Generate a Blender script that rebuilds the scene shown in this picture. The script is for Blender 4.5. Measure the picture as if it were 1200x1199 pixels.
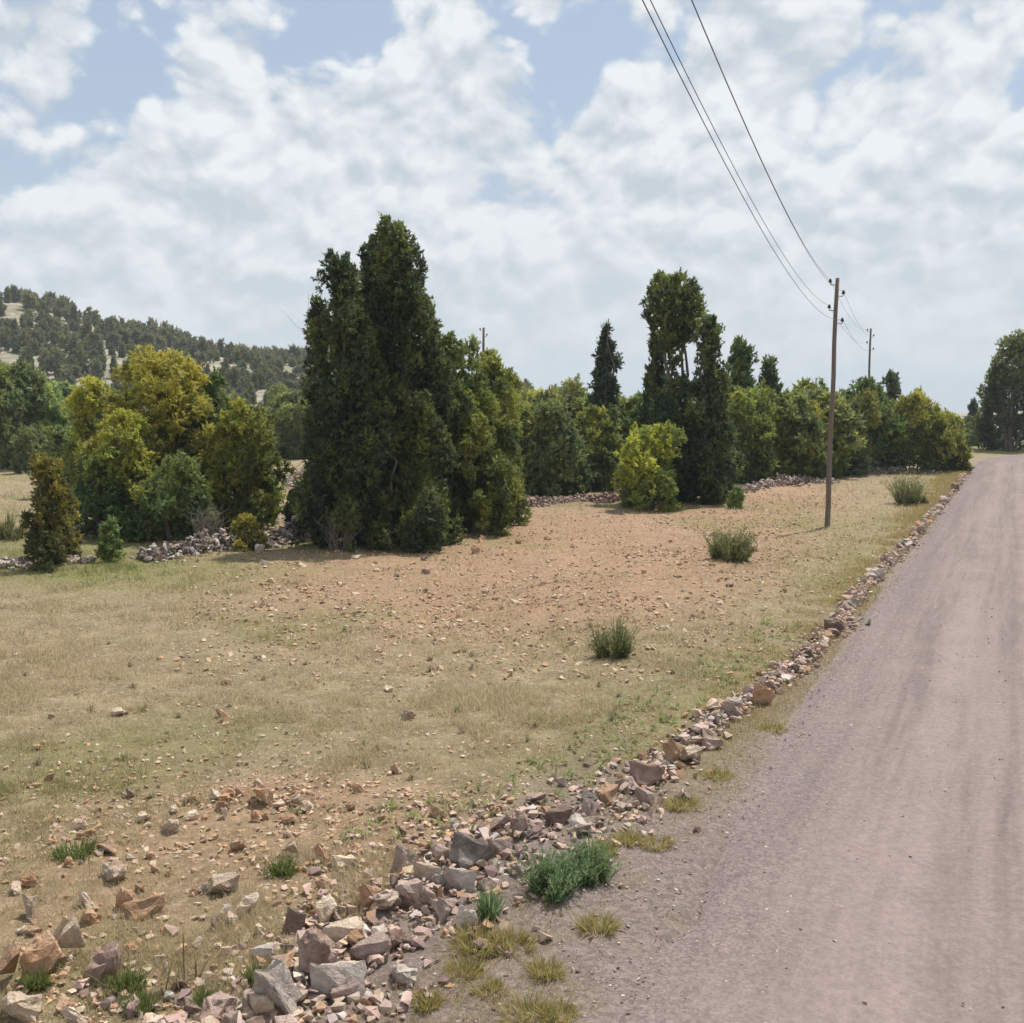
import bpy, bmesh, math, random
import numpy as np
from mathutils import Vector, Matrix, noise as mnoise

# ------------------------------------------------------------------ camera
scene = bpy.context.scene
for o in list(bpy.data.objects):
    bpy.data.objects.remove(o)
COL = scene.collection
F = 1200.0                      # focal length in photo pixels (photo is 1200 wide)
CAM_H = 3.0
PITCH = math.atan(122.0 / F)
cam_data = bpy.data.cameras.new('camera')
cam_data.sensor_width = 36.0
cam_data.lens = 36.0
cam_data.clip_start = 0.1
cam_data.clip_end = 5000.0
cam = bpy.data.objects.new('camera', cam_data)
cam.location = (0, 0, CAM_H)
cam.rotation_euler = (math.pi / 2 - PITCH, 0, 0)
COL.objects.link(cam)
scene.camera = cam

# ------------------------------------------------------------------ sky and sun
SUN_EL = math.radians(64)
SUN_AZ = math.radians(38)       # from +Y towards +X
sun_dir = Vector((math.sin(SUN_AZ) * math.cos(SUN_EL), math.cos(SUN_AZ) * math.cos(SUN_EL), math.sin(SUN_EL)))
sd = bpy.data.lights.new('sun', 'SUN')
sd.energy = 4.8
sd.angle = math.radians(1.2)
sd.color = (1.0, 0.955, 0.88)
sun = bpy.data.objects.new('sun', sd)
sun.rotation_euler = (-sun_dir).to_track_quat('-Z', 'Y').to_euler()
sun.location = (20, 40, 80)
COL.objects.link(sun)

scene.view_settings.view_transform = 'Standard'
scene.view_settings.look = 'None'
scene.view_settings.gamma = 1.0
scene.view_settings.exposure = 0.12
scene.view_settings.use_curve_mapping = False
scene.cycles.max_bounces = 6
scene.cycles.diffuse_bounces = 3
scene.cycles.glossy_bounces = 2
scene.cycles.transmission_bounces = 3


def ray(px, py):
    dx = (px - 600.0) / F
    dy = -(py - 599.5) / F
    return Vector((dx, math.cos(PITCH) + dy * math.sin(PITCH), -math.sin(PITCH) + dy * math.cos(PITCH)))


def proj(x, y, z):
    """world arrays -> photo pixels"""
    x = np.asarray(x, float); y = np.asarray(y, float); z = np.asarray(z, float) - CAM_H
    d = y * math.cos(PITCH) - z * math.sin(PITCH)
    up = y * math.sin(PITCH) + z * math.cos(PITCH)
    d = np.where(d < 0.05, 0.05, d)
    return 600 + F * x / d, 599.5 - F * up / d


class NT:
    """small node-tree helper"""
    def __init__(self, tree):
        self.t = tree
        self.n = tree.nodes
        self.l = tree.links

    def node(self, kind, **kw):
        nd = self.n.new(kind)
        for k, v in kw.items():
            setattr(nd, k, v)
        return nd

    def put(self, sock, val):
        if isinstance(val, bpy.types.NodeSocket):
            self.l.new(val, sock)
        elif val is not None:
            if isinstance(val, (tuple, list)) and len(val) == 3 and sock.type == 'RGBA':
                val = (*val, 1.0)
            sock.default_value = val

    def math(self, op, a, b=None, c=None, clamp=False):
        nd = self.node('ShaderNodeMath', operation=op, use_clamp=clamp)
        self.put(nd.inputs[0], a)
        if b is not None: self.put(nd.inputs[1], b)
        if c is not None: self.put(nd.inputs[2], c)
        return nd.outputs[0]

    def vmath(self, op, a, b=None, scale=None):
        nd = self.node('ShaderNodeVectorMath', operation=op)
        self.put(nd.inputs[0], a)
        if b is not None: self.put(nd.inputs[1], b)
        if scale is not None: self.put(nd.inputs['Scale'], scale)
        return nd.outputs['Value'] if op in ('DISTANCE', 'LENGTH', 'DOT_PRODUCT') else nd.outputs[0]

    def mix(self, f, a, b, mode='MIX'):
        nd = self.node('ShaderNodeMix', data_type='RGBA', blend_type=mode)
        self.put(nd.inputs[0], f)
        self.put(nd.inputs[6], a)
        self.put(nd.inputs[7], b)
        return nd.outputs[2]

    def noise(self, vec, scale, detail=4, rough=0.55, dist=0.0, dim='3D', color=False):
        nd = self.node('ShaderNodeTexNoise', noise_dimensions=dim)
        if vec is not None: self.put(nd.inputs['Vector'], vec)
        nd.inputs['Scale'].default_value = scale
        nd.inputs['Detail'].default_value = detail
        nd.inputs['Roughness'].default_value = rough
        nd.inputs['Distortion'].default_value = dist
        return nd.outputs['Color'] if color else nd.outputs[0]

    def vor(self, vec, scale, feature='F1', out='Distance', rand=1.0):
        nd = self.node('ShaderNodeTexVoronoi', feature=feature)
        self.put(nd.inputs['Vector'], vec)
        nd.inputs['Scale'].default_value = scale
        nd.inputs['Randomness'].default_value = rand
        return nd.outputs[out]

    def smooth(self, v, lo, hi, a=0.0, b=1.0, kind='SMOOTHSTEP'):
        nd = self.node('ShaderNodeMapRange', interpolation_type=kind)
        self.put(nd.inputs['Value'], v)
        nd.inputs['From Min'].default_value = lo
        nd.inputs['From Max'].default_value = hi
        nd.inputs['To Min'].default_value = a
        nd.inputs['To Max'].default_value = b
        return nd.outputs[0]


# world: clear sky with a broken deck of cumulus
world = bpy.data.worlds.new('World')
scene.world = world
world.use_nodes = True
world.cycles.sampling_method = 'NONE'
W = NT(world.node_tree)
W.n.clear()
SKY_STRENGTH = 0.12
sky = W.node('ShaderNodeTexSky', sky_type='NISHITA')
sky.sun_disc = False
sky.sun_elevation = SUN_EL
sky.sun_rotation = SUN_AZ
sky.air_density = 1.3
sky.dust_density = 2.2
sky.altitude = 1100
gen = W.node('ShaderNodeTexCoord').outputs['Generated']
sep = W.node('ShaderNodeSeparateXYZ'); W.l.new(gen, sep.inputs[0])
zz = sep.outputs['Z']
warp = W.noise(W.vmath('MULTIPLY', gen, (1, 1, 1.25)), 7.0, 2, 0.55, color=True)
warp = W.vmath('SCALE', W.vmath('SUBTRACT', warp, (0.5, 0.5, 0.5)), scale=0.055)
P0 = W.vmath('ADD', W.vmath('MULTIPLY', gen, (1, 1, 1.35)), warp)


def cloud_field(p, detail):
    big = W.noise(W.vmath('ADD', p, (3.1, 1.7, 0.4)), 5.6, detail, 0.58)
    puff = W.vor(W.vmath('ADD', p, (0.3, 0.1, 0.9)), 21.0)
    puff2 = W.vor(W.vmath('ADD', p, (0.7, 0.2, 0.1)), 52.0)
    return W.math('SUBTRACT', W.math('SUBTRACT', big, W.math('MULTIPLY', puff, 0.20)), W.math('MULTIPLY', puff2, 0.10))


def hole(px, py, rad, amt):
    d = ray(px, py).normalized()
    dist = W.vmath('DISTANCE', gen, tuple(d))
    return W.math('MULTIPLY', W.smooth(dist, 0.0, rad, 1.0, 0.0), amt)


dens = cloud_field(P0, 8)
up = cloud_field(W.vmath('ADD', P0, (0.008, 0.0, 0.024)), 5)
bias = W.smooth(zz, 0.06, 0.36, 0.22, -0.015)
for px, py, rad, amt in [(125, 40, .085, -.16), (150, 120, .07, -.10), (345, 40, .085, -.17), (420, 70, .09, -.15), (590, 20, .05, -.08),
                         (640, 85, .07, -.16), (690, 55, .07, -.12), (985, 225, .075, -.20), (1060, 205, .07, -.16), (1060, 20, .10, -.10),
                         (270, 235, .06, -.08), (30, 40, .07, .16), (290, 80, .07, .15), (550, 75, .05, .12), (860, 75, .12, .14),
                         (1170, 10, .07, .14), (470, 150, .08, .10), (760, 180, .12, .10), (1050, 90, .07, .12), (640, 5, .04, .1)]:
    bias = W.math('ADD', bias, hole(px, py, rad, amt * (0.72 if amt < 0 else 1.0)))
dens_b = W.math('ADD', dens, bias)
cover = W.smooth(dens_b, 0.27, 0.375)
lit = W.math('ADD', W.math('MULTIPLY', W.math('SUBTRACT', dens, up), 5.0), 0.55, clamp=True)
k = 1.0 / SKY_STRENGTH
ccol = W.mix(lit, (0.535 * k, 0.595 * k, 0.65 * k), (0.82 * k, 0.845 * k, 0.865 * k))
blue = W.mix(0.68, sky.outputs[0], (0.45 * k, 0.53 * k, 0.64 * k))
final = W.mix(W.math('MULTIPLY', cover, 0.96), blue, ccol)
final = W.mix(W.smooth(zz, 0.24, -0.02, 0.0, 0.86), final, (0.63 * k, 0.685 * k, 0.725 * k))
bg = W.node('ShaderNodeBackground')
W.l.new(final, bg.inputs['Color'])
bg.inputs['Strength'].default_value = SKY_STRENGTH
W.l.new(bg.outputs[0], W.node('ShaderNodeOutputWorld').inputs['Surface'])


# ------------------------------------------------------------------ helpers
def smoothstep(a, b, x):
    t = np.clip((np.asarray(x, float) - a) / (b - a), 0, 1)
    return t * t * (3 - 2 * t)


_VG = np.random.default_rng(1234).random((256, 256))


def vnoise(x, y, scale, octaves=3):
    out_, amp, tot = 0.0, 1.0, 0.0
    for o_ in range(octaves):
        u = np.asarray(x) * scale + 17.3 * o_; v = np.asarray(y) * scale + 9.1 * o_
        iu = np.floor(u).astype(int); iv = np.floor(v).astype(int)
        fu = u - iu; fv = v - iv
        fu = fu * fu * (3 - 2 * fu); fv = fv * fv * (3 - 2 * fv)
        a = _VG[iu % 256, iv % 256]; b_ = _VG[(iu + 1) % 256, iv % 256]; c = _VG[iu % 256, (iv + 1) % 256]; d = _VG[(iu + 1) % 256, (iv + 1) % 256]
        out_ = out_ + amp * ((a * (1 - fu) + b_ * fu) * (1 - fv) + (c * (1 - fu) + d * fu) * fv)
        tot += amp; amp *= 0.55; scale *= 2.1
    return out_ / tot


HX = np.array([-400, -220, -130, -110, -92, -73, -59, -44, -20, 0, 40, 400.0])
HZ = np.array([36, 34, 29, 25.6, 21, 16.6, 13.9, 12.0, 8.2, 5.0, 1.0, 0.0])


def hill_z(x, y):
    s = smoothstep(85, 225, y)
    back = 1 - 0.75 * smoothstep(240, 520, y)
    bumps = 0.9 * np.sin(np.asarray(x) * 0.09 + 1.0) * np.sin(np.asarray(y) * 0.05) + 0.5 * np.sin(np.asarray(x) * 0.21 + np.asarray(y) * 0.13)
    return s * back * (np.interp(x, HX, HZ) + bumps) - 0.6 * (1 - s)


def ground_z(x, y):
    x = np.asarray(x, float); y = np.asarray(y, float)
    z = 0.030 * np.sin(x * 0.9 + 0.3) * np.sin(y * 0.7) + 0.018 * np.sin(x * 2.1 + y * 1.3) + 0.012 * np.sin(3.7 * x - 2.9 * y)
    lat = road_lat(x, y)
    z = z * smoothstep(0.0, 1.6, lat)              # flat beneath and right beside the road
    far = np.hypot(x, y)
    return z - 0.017 * np.clip(far - 110, 0, None)


def G(px, py):
    """pixel -> point on level ground"""
    r = ray(px, py)
    t = -CAM_H / r.z
    return np.array([r.x * t, r.y * t])


# left edge of the road, traced along the ground
EDGE_PX = [(690, 1199), (750, 1095), (815, 1000), (880, 908), (940, 822), (985, 760), (1030, 697), (1075, 637), (1108, 590), (1128, 562)]
edge = [G(*p) for p in EDGE_PX]
d0 = edge[1] - edge[0]; d0 /= np.linalg.norm(d0)
edge = [edge[0] - d0 * 40, edge[0] - d0 * 8] + edge
last = edge[-1]; dl = edge[-1] - edge[-4]; ang = math.atan2(dl[0], dl[1])
for i in range(26):                               # the road bends away to the right
    ang += math.radians(5.0 if 7 <= i < 20 else 0.0)
    step = 2.3 if i < 20 else 6.0
    last = last + step * np.array([math.sin(ang), math.cos(ang)])
    edge.append(last)
edge = np.array(edge)
ROAD_W = 6.0


def resample(pts, step):
    seg = np.linalg.norm(np.diff(pts, axis=0), axis=1)
    s = np.concatenate([[0], np.cumsum(seg)])
    n = int(s[-1] / step)
    q = np.linspace(0, s[-1], n)
    return np.stack([np.interp(q, s, pts[:, 0]), np.interp(q, s, pts[:, 1])], 1), q


edge_r, edge_s = resample(edge, 0.5)
for _ in range(30):
    edge_r[1:-1] = 0.25 * edge_r[:-2] + 0.5 * edge_r[1:-1] + 0.25 * edge_r[2:]
tan = np.gradient(edge_r, axis=0)
tan /= np.linalg.norm(tan, axis=1)[:, None]
nor = np.stack([tan[:, 1], -tan[:, 0]], 1)         # to the right of travel


def road_lat(x, y):
    """distance out from the road's left edge (negative on the road)"""
    x = np.atleast_1d(np.asarray(x, float)); y = np.atleast_1d(np.asarray(y, float))
    shp = x.shape
    xf = x.ravel(); yf = y.ravel()
    out = np.empty(xf.shape)
    for a in range(0, len(xf), 20000):
        dx = xf[a:a + 20000, None] - edge_r[None, ::2, 0]
        dy = yf[a:a + 20000, None] - edge_r[None, ::2, 1]
        i = np.argmin(dx * dx + dy * dy, axis=1)
        r = np.arange(len(i))
        out[a:a + 20000] = -(dx[r, i] * nor[::2][i, 0] + dy[r, i] * nor[::2][i, 1])
    return out.reshape(shp)


def gz(x, y):
    return float(ground_z(np.array([x]), np.array([y]))[0])


def np_mesh(name, V, Fc, cols=None, uvs=None, smooth=False, extra=None):
    me = bpy.data.meshes.new(name)
    V = np.asarray(V, np.float32); Fc = np.asarray(Fc, np.int32)
    kf = Fc.shape[1]
    me.vertices.add(len(V)); me.vertices.foreach_set('co', V.ravel())
    me.loops.add(Fc.size); me.loops.foreach_set('vertex_index', Fc.ravel())
    me.polygons.add(len(Fc))
    me.polygons.foreach_set('loop_start', np.arange(0, Fc.size, kf, dtype=np.int32))
    me.polygons.foreach_set('use_smooth', np.full(len(Fc), smooth, dtype=bool))
    if cols is not None:
        a = me.attributes.new('tint', 'FLOAT_COLOR', 'POINT')
        c = np.ones((len(V), 4), np.float32); c[:, :3] = cols
        a.data.foreach_set('color', c.ravel())
    for k2, arr in (extra or {}).items():
        a = me.attributes.new(k2, 'FLOAT', 'POINT')
        a.data.foreach_set('value', np.asarray(arr, np.float32))
    if uvs is not None:
        u = me.uv_layers.new(name='UVMap')
        u.data.foreach_set('uv', np.asarray(uvs, np.float32)[Fc.ravel()].ravel())
    me.update(calc_edges=True)
    return me


def link(name, me, mat=None, parent=None, kind=None, label=None, cat=None, group=None, loc=None):
    o = bpy.data.objects.new(name, me)
    COL.objects.link(o)
    if mat is not None and me is not None and not me.materials:
        me.materials.append(mat)
    if parent is not None: o.parent = parent
    if loc is not None: o.location = loc
    tag(o, label, cat, group, kind)
    return o


def tag(o, label=None, cat=None, group=None, kind=None):
    if label: o['label'] = label
    if cat: o['category'] = cat
    if group: o['group'] = group
    if kind: o['kind'] = kind


# ------------------------------------------------------------------ materials
def new_mat(name):
    m = bpy.data.materials.new(name)
    m.use_nodes = True
    T = NT(m.node_tree)
    T.n.clear()
    out = T.node('ShaderNodeOutputMaterial')
    b = T.node('ShaderNodeBsdfPrincipled')
    T.l.new(b.outputs[0], out.inputs['Surface'])
    b.inputs['Roughness'].default_value = 0.9
    b.inputs['Specular IOR Level'].default_value = 0.2
    return m, T, b, out


def bump(T, b, h, strength, dist):
    nd = T.node('ShaderNodeBump')
    nd.inputs['Strength'].default_value = strength
    nd.inputs['Distance'].default_value = dist
    T.put(nd.inputs['Height'], h)
    T.l.new(nd.outputs[0], b.inputs['Normal'])


def attr(T, name, fac=False):
    nd = T.node('ShaderNodeAttribute', attribute_name=name)
    return nd.outputs['Fac'] if fac else nd.outputs['Color']


def mat_foliage(name, c_dark, c_mid, c_warm, trans=0.42):
    m, T, b, out = new_mat(name)
    t = T.node('ShaderNodeSeparateColor'); T.l.new(attr(T, 'tint'), t.inputs[0])
    warm, rnd, tip = t.outputs[0], t.outputs[1], t.outputs[2]
    base = T.mix(rnd, c_dark, c_mid)
    base = T.mix(warm, base, c_warm)
    info = T.node('ShaderNodeObjectInfo')
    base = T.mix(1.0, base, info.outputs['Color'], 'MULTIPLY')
    T.l.new(base, b.inputs['Base Color'])
    b.inputs['Roughness'].default_value = 0.65
    b.inputs['Specular IOR Level'].default_value = 0.25
    tr = T.node('ShaderNodeBsdfTranslucent'); T.l.new(base, tr.inputs['Color'])
    mx = T.node('ShaderNodeMixShader'); mx.inputs[0].default_value = trans
    T.l.new(b.outputs[0], mx.inputs[1]); T.l.new(tr.outputs[0], mx.inputs[2])
    T.l.new(mx.outputs[0], out.inputs['Surface'])
    return m


def mat_tint(name, rough=0.9, trans=0.0, jitter=None):
    """colour straight from the mesh's own per-piece tint"""
    m, T, b, out = new_mat(name)
    c = attr(T, 'tint')
    if jitter:
        n = T.noise(T.node('ShaderNodeTexCoord').outputs['Object'], jitter, 4, 0.65)
        c = T.mix(1.0, c, T.mix(n, (0.55, 0.55, 0.56), (1.45, 1.42, 1.4)), 'MULTIPLY')
    T.l.new(c, b.inputs['Base Color'])
    b.inputs['Roughness'].default_value = rough
    if trans:
        tr = T.node('ShaderNodeBsdfTranslucent'); T.l.new(c, tr.inputs['Color'])
        mx = T.node('ShaderNodeMixShader'); mx.inputs[0].default_value = trans
        T.l.new(b.outputs[0], mx.inputs[1]); T.l.new(tr.outputs[0], mx.inputs[2])
        T.l.new(mx.outputs[0], out.inputs['Surface'])
    return m


def mat_rock(name, a, c, stain, stain_amt=0.5):
    m, T, b, out = new_mat(name)
    info = T.node('ShaderNodeObjectInfo')
    geo = T.node('ShaderNodeNewGeometry').outputs['Position']
    off = T.vmath('ADD', geo, T.vmath('SCALE', (7.0, 3.0, 5.0), scale=info.outputs['Random']))
    n = T.noise(off, 9.0, 6, 0.62)
    n2 = T.noise(off, 38.0, 5, 0.7)
    n3 = T.noise(off, 4.5, 4, 0.6, 0.6)
    base = T.mix(T.smooth(n, 0.3, 0.7), a, c)
    base = T.mix(T.math('MULTIPLY', T.smooth(n3, 0.5, 0.63), stain_amt), base, stain)
    base = T.mix(1.0, base, T.mix(n2, (0.62, 0.62, 0.62), (1.32, 1.32, 1.32)), 'MULTIPLY')
    val = T.smooth(info.outputs['Random'], 0, 1, 0.72, 1.2, 'LINEAR')
    vv = T.node('ShaderNodeCombineColor')
    for i in range(3): T.l.new(val, vv.inputs[i])
    base = T.mix(1.0, base, vv.outputs[0], 'MULTIPLY')
    T.l.new(base, b.inputs['Base Color'])
    bump(T, b, T.math('ADD', n2, T.math('MULTIPLY', n, 1.5)), 0.9, 0.035)
    return m


ROCK = {
    'grey': mat_rock('grey limestone', (0.52, 0.44, 0.38), (0.70, 0.61, 0.535), (0.40, 0.31, 0.26)),
    'purple': mat_rock('purple brown stone', (0.25, 0.165, 0.132), (0.43, 0.305, 0.245), (0.56, 0.43, 0.35), 0.6),
    'orange': mat_rock('rust orange stone', (0.50, 0.275, 0.155), (0.65, 0.43, 0.28), (0.62, 0.48, 0.36), 0.55),
    'cream': mat_rock('cream limestone', (0.60, 0.455, 0.33), (0.74, 0.61, 0.48), (0.52, 0.34, 0.23), 0.5),
    'pink': mat_rock('pinkish wall stone', (0.42, 0.305, 0.255), (0.60, 0.465, 0.395), (0.31, 0.22, 0.19), 0.5),
    'lichen_shade': mat_rock('weathered shade toned wall stone', (0.12, 0.098, 0.086), (0.27, 0.228, 0.20), (0.36, 0.315, 0.28), 0.5),  # weathered stone, its base colour darkened to stand in for the walls' shade
}
M_RUBBLE = mat_tint('loose rubble', 0.92, jitter=30.0)
M_GRASS = mat_tint('dry grass blades', 0.8, 0.5)
M_PLANT = mat_tint('green weed leaves', 0.6, 0.5)

M_JUN = mat_foliage('juniper foliage', (0.040, 0.060, 0.031), (0.140, 0.170, 0.078), (0.37, 0.37, 0.10))
M_GOLD = mat_foliage('golden juniper foliage', (0.076, 0.105, 0.042), (0.235, 0.26, 0.098), (0.56, 0.50, 0.095))
M_GREEN = mat_foliage('fresh green foliage', (0.082, 0.122, 0.055), (0.235, 0.285, 0.13), (0.40, 0.41, 0.12))
M_BLUE = mat_foliage('blue green foliage', (0.055, 0.075, 0.050), (0.145, 0.17, 0.110), (0.24, 0.23, 0.10))


def mat_bark():
    m, T, b, out = new_mat('grey brown bark')
    p = T.node('ShaderNodeTexCoord').outputs['Object']
    n = T.noise(T.vmath('MULTIPLY', p, (9, 9, 1.6)), 3.0, 5, 0.65)
    T.l.new(T.mix(n, (0.055, 0.043, 0.034), (0.20, 0.165, 0.135)), b.inputs['Base Color'])
    bump(T, b, n, 0.6, 0.03)
    return m


M_BARK = mat_bark()
m, T, b, out = new_mat('bleached dead wood')
n = T.noise(T.node('ShaderNodeTexCoord').outputs['Object'], 14, 4)
T.l.new(T.mix(n, (0.15, 0.125, 0.10), (0.27, 0.235, 0.20)), b.inputs['Base Color'])
M_DEAD = m

m, T, b, out = new_mat('weathered pole wood')
p = T.node('ShaderNodeTexCoord').outputs['Object']
n = T.noise(T.vmath('MULTIPLY', p, (26, 26, 0.9)), 2.0, 6, 0.65)
n2 = T.noise(p, 1.3, 3)
T.l.new(T.mix(n, T.mix(n2, (0.06, 0.042, 0.034), (0.10, 0.072, 0.06)), (0.27, 0.215, 0.185)), b.inputs['Base Color'])
bump(T, b, n, 0.5, 0.01)
M_POLE = m
m, T, b, out = new_mat('dark glazed porcelain')
n = T.noise(T.node('ShaderNodeTexCoord').outputs['Object'], 20, 3)
T.l.new(T.mix(n, (0.035, 0.020, 0.016), (0.07, 0.04, 0.032)), b.inputs['Base Color'])
b.inputs['Roughness'].default_value = 0.25
M_PORC = m
m, T, b, out = new_mat('galvanised wire')
n = T.noise(T.node('ShaderNodeTexCoord').outputs['Object'], 5, 3)
T.l.new(T.mix(n, (0.10, 0.105, 0.11), (0.17, 0.175, 0.18)), b.inputs['Base Color'])
b.inputs['Metallic'].default_value = 0.4
b.inputs['Roughness'].default_value = 0.55
M_WIRE = m

# ground: soil, stubble and stone dust; the mesh carries what grows or lies where
m, T, b, out = new_mat('field soil')
pos = T.node('ShaderNodeNewGeometry').outputs['Position']
msk = T.node('ShaderNodeSeparateColor'); T.l.new(attr(T, 'tint'), msk.inputs[0])
red, grn, grv = msk.outputs[0], msk.outputs[1], msk.outputs[2]
nL = T.noise(pos, 0.35, 5, 0.6)
nM = T.noise(pos, 2.2, 6, 0.65)
nS = T.noise(pos, 14.0, 6, 0.7)
nF = T.noise(pos, 60.0, 4, 0.7)
dry = T.mix(T.smooth(nM, 0.3, 0.72), (0.205, 0.160, 0.095), (0.345, 0.280, 0.175))
dry = T.mix(T.smooth(nS, 0.48, 0.68), dry, (0.42, 0.35, 0.235))
redc = T.mix(T.smooth(nS, 0.3, 0.7), (0.30, 0.165, 0.105), (0.47, 0.315, 0.215))
rm = T.math('MULTIPLY', red, T.smooth(T.math('ADD', nM, T.math('MULTIPLY', nS, 0.5)), 0.5, 0.95, 0.35, 1.0))
base = T.mix(rm, dry, redc)
grc = T.mix(nS, (0.115, 0.135, 0.036), (0.27, 0.255, 0.10))
gm = T.math('MULTIPLY', grn, T.smooth(T.math('ADD', nM, T.math('MULTIPLY', nL, 0.6)), 0.5, 1.0, 0.25, 1.0))
base = T.mix(gm, base, grc)
vp = T.vor(T.vmath('ADD', pos, T.vmath('SCALE', T.noise(pos, 30, 2, color=True), scale=0.03)), 34.0, 'F1', 'Color')
vps = T.node('ShaderNodeSeparateColor'); T.l.new(vp, vps.inputs[0])
grvc = T.mix(vps.outputs[0], (0.14, 0.110, 0.103), (0.40, 0.322, 0.30))
grvc = T.mix(0.45, grvc, T.mix(nS, (0.215, 0.170, 0.158), (0.35, 0.283, 0.263)))
base = T.mix(T.math('MULTIPLY', grv, T.smooth(T.math('ADD', nM, T.math('MULTIPLY', nS, 0.4)), 0.42, 0.80, 0.55, 1.0)), base, grvc)
base = T.mix(1.0, base, T.mix(nF, (0.60, 0.60, 0.59), (1.42, 1.41, 1.39)), 'MULTIPLY')
base = T.mix(1.0, base, T.mix(nL, (0.84, 0.84, 0.82), (1.12, 1.10, 1.08)), 'MULTIPLY')
T.l.new(base, b.inputs['Base Color'])
bump(T, b, T.math('ADD', T.math('MULTIPLY', nS, 1.6), T.math('ADD', nF, T.math('MULTIPLY', vps.outputs[0], T.math('MULTIPLY', grv, 0.6)))), 0.8, 0.035)
M_GROUND = m

m, T, b, out = new_mat('gravel road')
uv = T.node('ShaderNodeUVMap').outputs[0]
pos = T.node('ShaderNodeNewGeometry').outputs['Position']
suv = T.node('ShaderNodeSeparateXYZ'); T.l.new(uv, suv.inputs[0])
lat = suv.outputs[0]
wob = T.math('MULTIPLY', T.math('SUBTRACT', T.noise(T.vmath('MULTIPLY', uv, (0.0, 0.09, 0)), 1.0, 3), 0.5), 0.22)
su = T.node('ShaderNodeCombineXYZ')
T.l.new(T.math('ADD', lat, wob), su.inputs[0]); T.l.new(T.math('MULTIPLY', suv.outputs[1], 0.035), su.inputs[1])
st = T.noise(su.outputs[0], 3.2, 6, 0.62)
st2 = T.noise(T.vmath('MULTIPLY', su.outputs[0], (1, 3.0, 1)), 11.0, 4, 0.6)
nM = T.noise(pos, 1.1, 5, 0.6)
nS = T.noise(pos, 17.0, 6, 0.72)
vp = T.vor(T.vmath('ADD', pos, T.vmath('SCALE', T.noise(pos, 40, 2, color=True), scale=0.02)), 62.0, 'F1', 'Color')
vps = T.node('ShaderNodeSeparateColor'); T.l.new(vp, vps.inputs[0])
base = T.mix(T.smooth(st, 0.33, 0.66), (0.185, 0.149, 0.137), (0.300, 0.243, 0.220))
base = T.mix(T.math('MULTIPLY', T.smooth(st2, 0.45, 0.7), 0.45), base, (0.345, 0.283, 0.258))
base = T.mix(T.math('MULTIPLY', T.smooth(nM, 0.5, 0.75), 0.4), base, (0.335, 0.268, 0.222))
trk = T.math('ADD', lat, T.math('MULTIPLY', wob, 0.5))
def band(c_, w_):
    d_ = T.math('DIVIDE', T.math('SUBTRACT', trk, c_), w_)
    return T.math('POWER', 2.718, T.math('MULTIPLY', T.math('MULTIPLY', d_, d_), -1.0))
tracks = T.math('ADD', T.math('ADD', band(1.35, 0.22), band(2.15, 0.16)), T.math('ADD', band(3.15, 0.25), band(4.4, 0.3)), clamp=True)
tracks = T.math('MULTIPLY', tracks, T.smooth(nM, 0.25, 0.65, 0.15, 0.62))
base = T.mix(tracks, base, (0.375, 0.308, 0.278))
# loose stones swept to the side of the road
loose = T.math('MULTIPLY', T.smooth(T.math('ADD', lat, T.math('MULTIPLY', T.math('SUBTRACT', nM, 0.5), 1.6)), 1.1, 0.1), 0.45)
gran = T.mix(vps.outputs[0], (0.13, 0.102, 0.096), (0.33, 0.268, 0.25))
base = T.mix(T.math('ADD', loose, 0.20, clamp=True), base, gran)
base = T.mix(1.0, base, T.mix(nS, (0.52, 0.50, 0.505), (1.18, 1.14, 1.15)), 'MULTIPLY')
T.l.new(base, b.inputs['Base Color'])
bump(T, b, T.math('ADD', T.math('MULTIPLY', nS, 1.2), T.math('ADD', T.math('MULTIPLY', vps.outputs[0], 0.5), T.math('MULTIPLY', st, 0.8))), 0.6, 0.02)
M_ROAD = m

m, T, b, out = new_mat('dry limestone hillside')
pos = T.node('ShaderNodeNewGeometry').outputs['Position']
nL = T.noise(pos, 0.09, 6, 0.65)
nM = T.noise(pos, 0.6, 6, 0.7)
base = T.mix(T.smooth(nL, 0.38, 0.62), (0.175, 0.165, 0.105), (0.36, 0.31, 0.235))
base = T.mix(T.smooth(nM, 0.5, 0.66), base, (0.40, 0.355, 0.285))
T.l.new(base, b.inputs['Base Color'])
bump(T, b, nM, 0.8, 0.6)
M_HILL = m


# ------------------------------------------------------------------ ground sheet
def blob(u, v, cx, cy, rx, ry, s=1.0):
    return s * np.exp(-(((u - cx) / rx) ** 2 + ((v - cy) / ry) ** 2))


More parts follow.
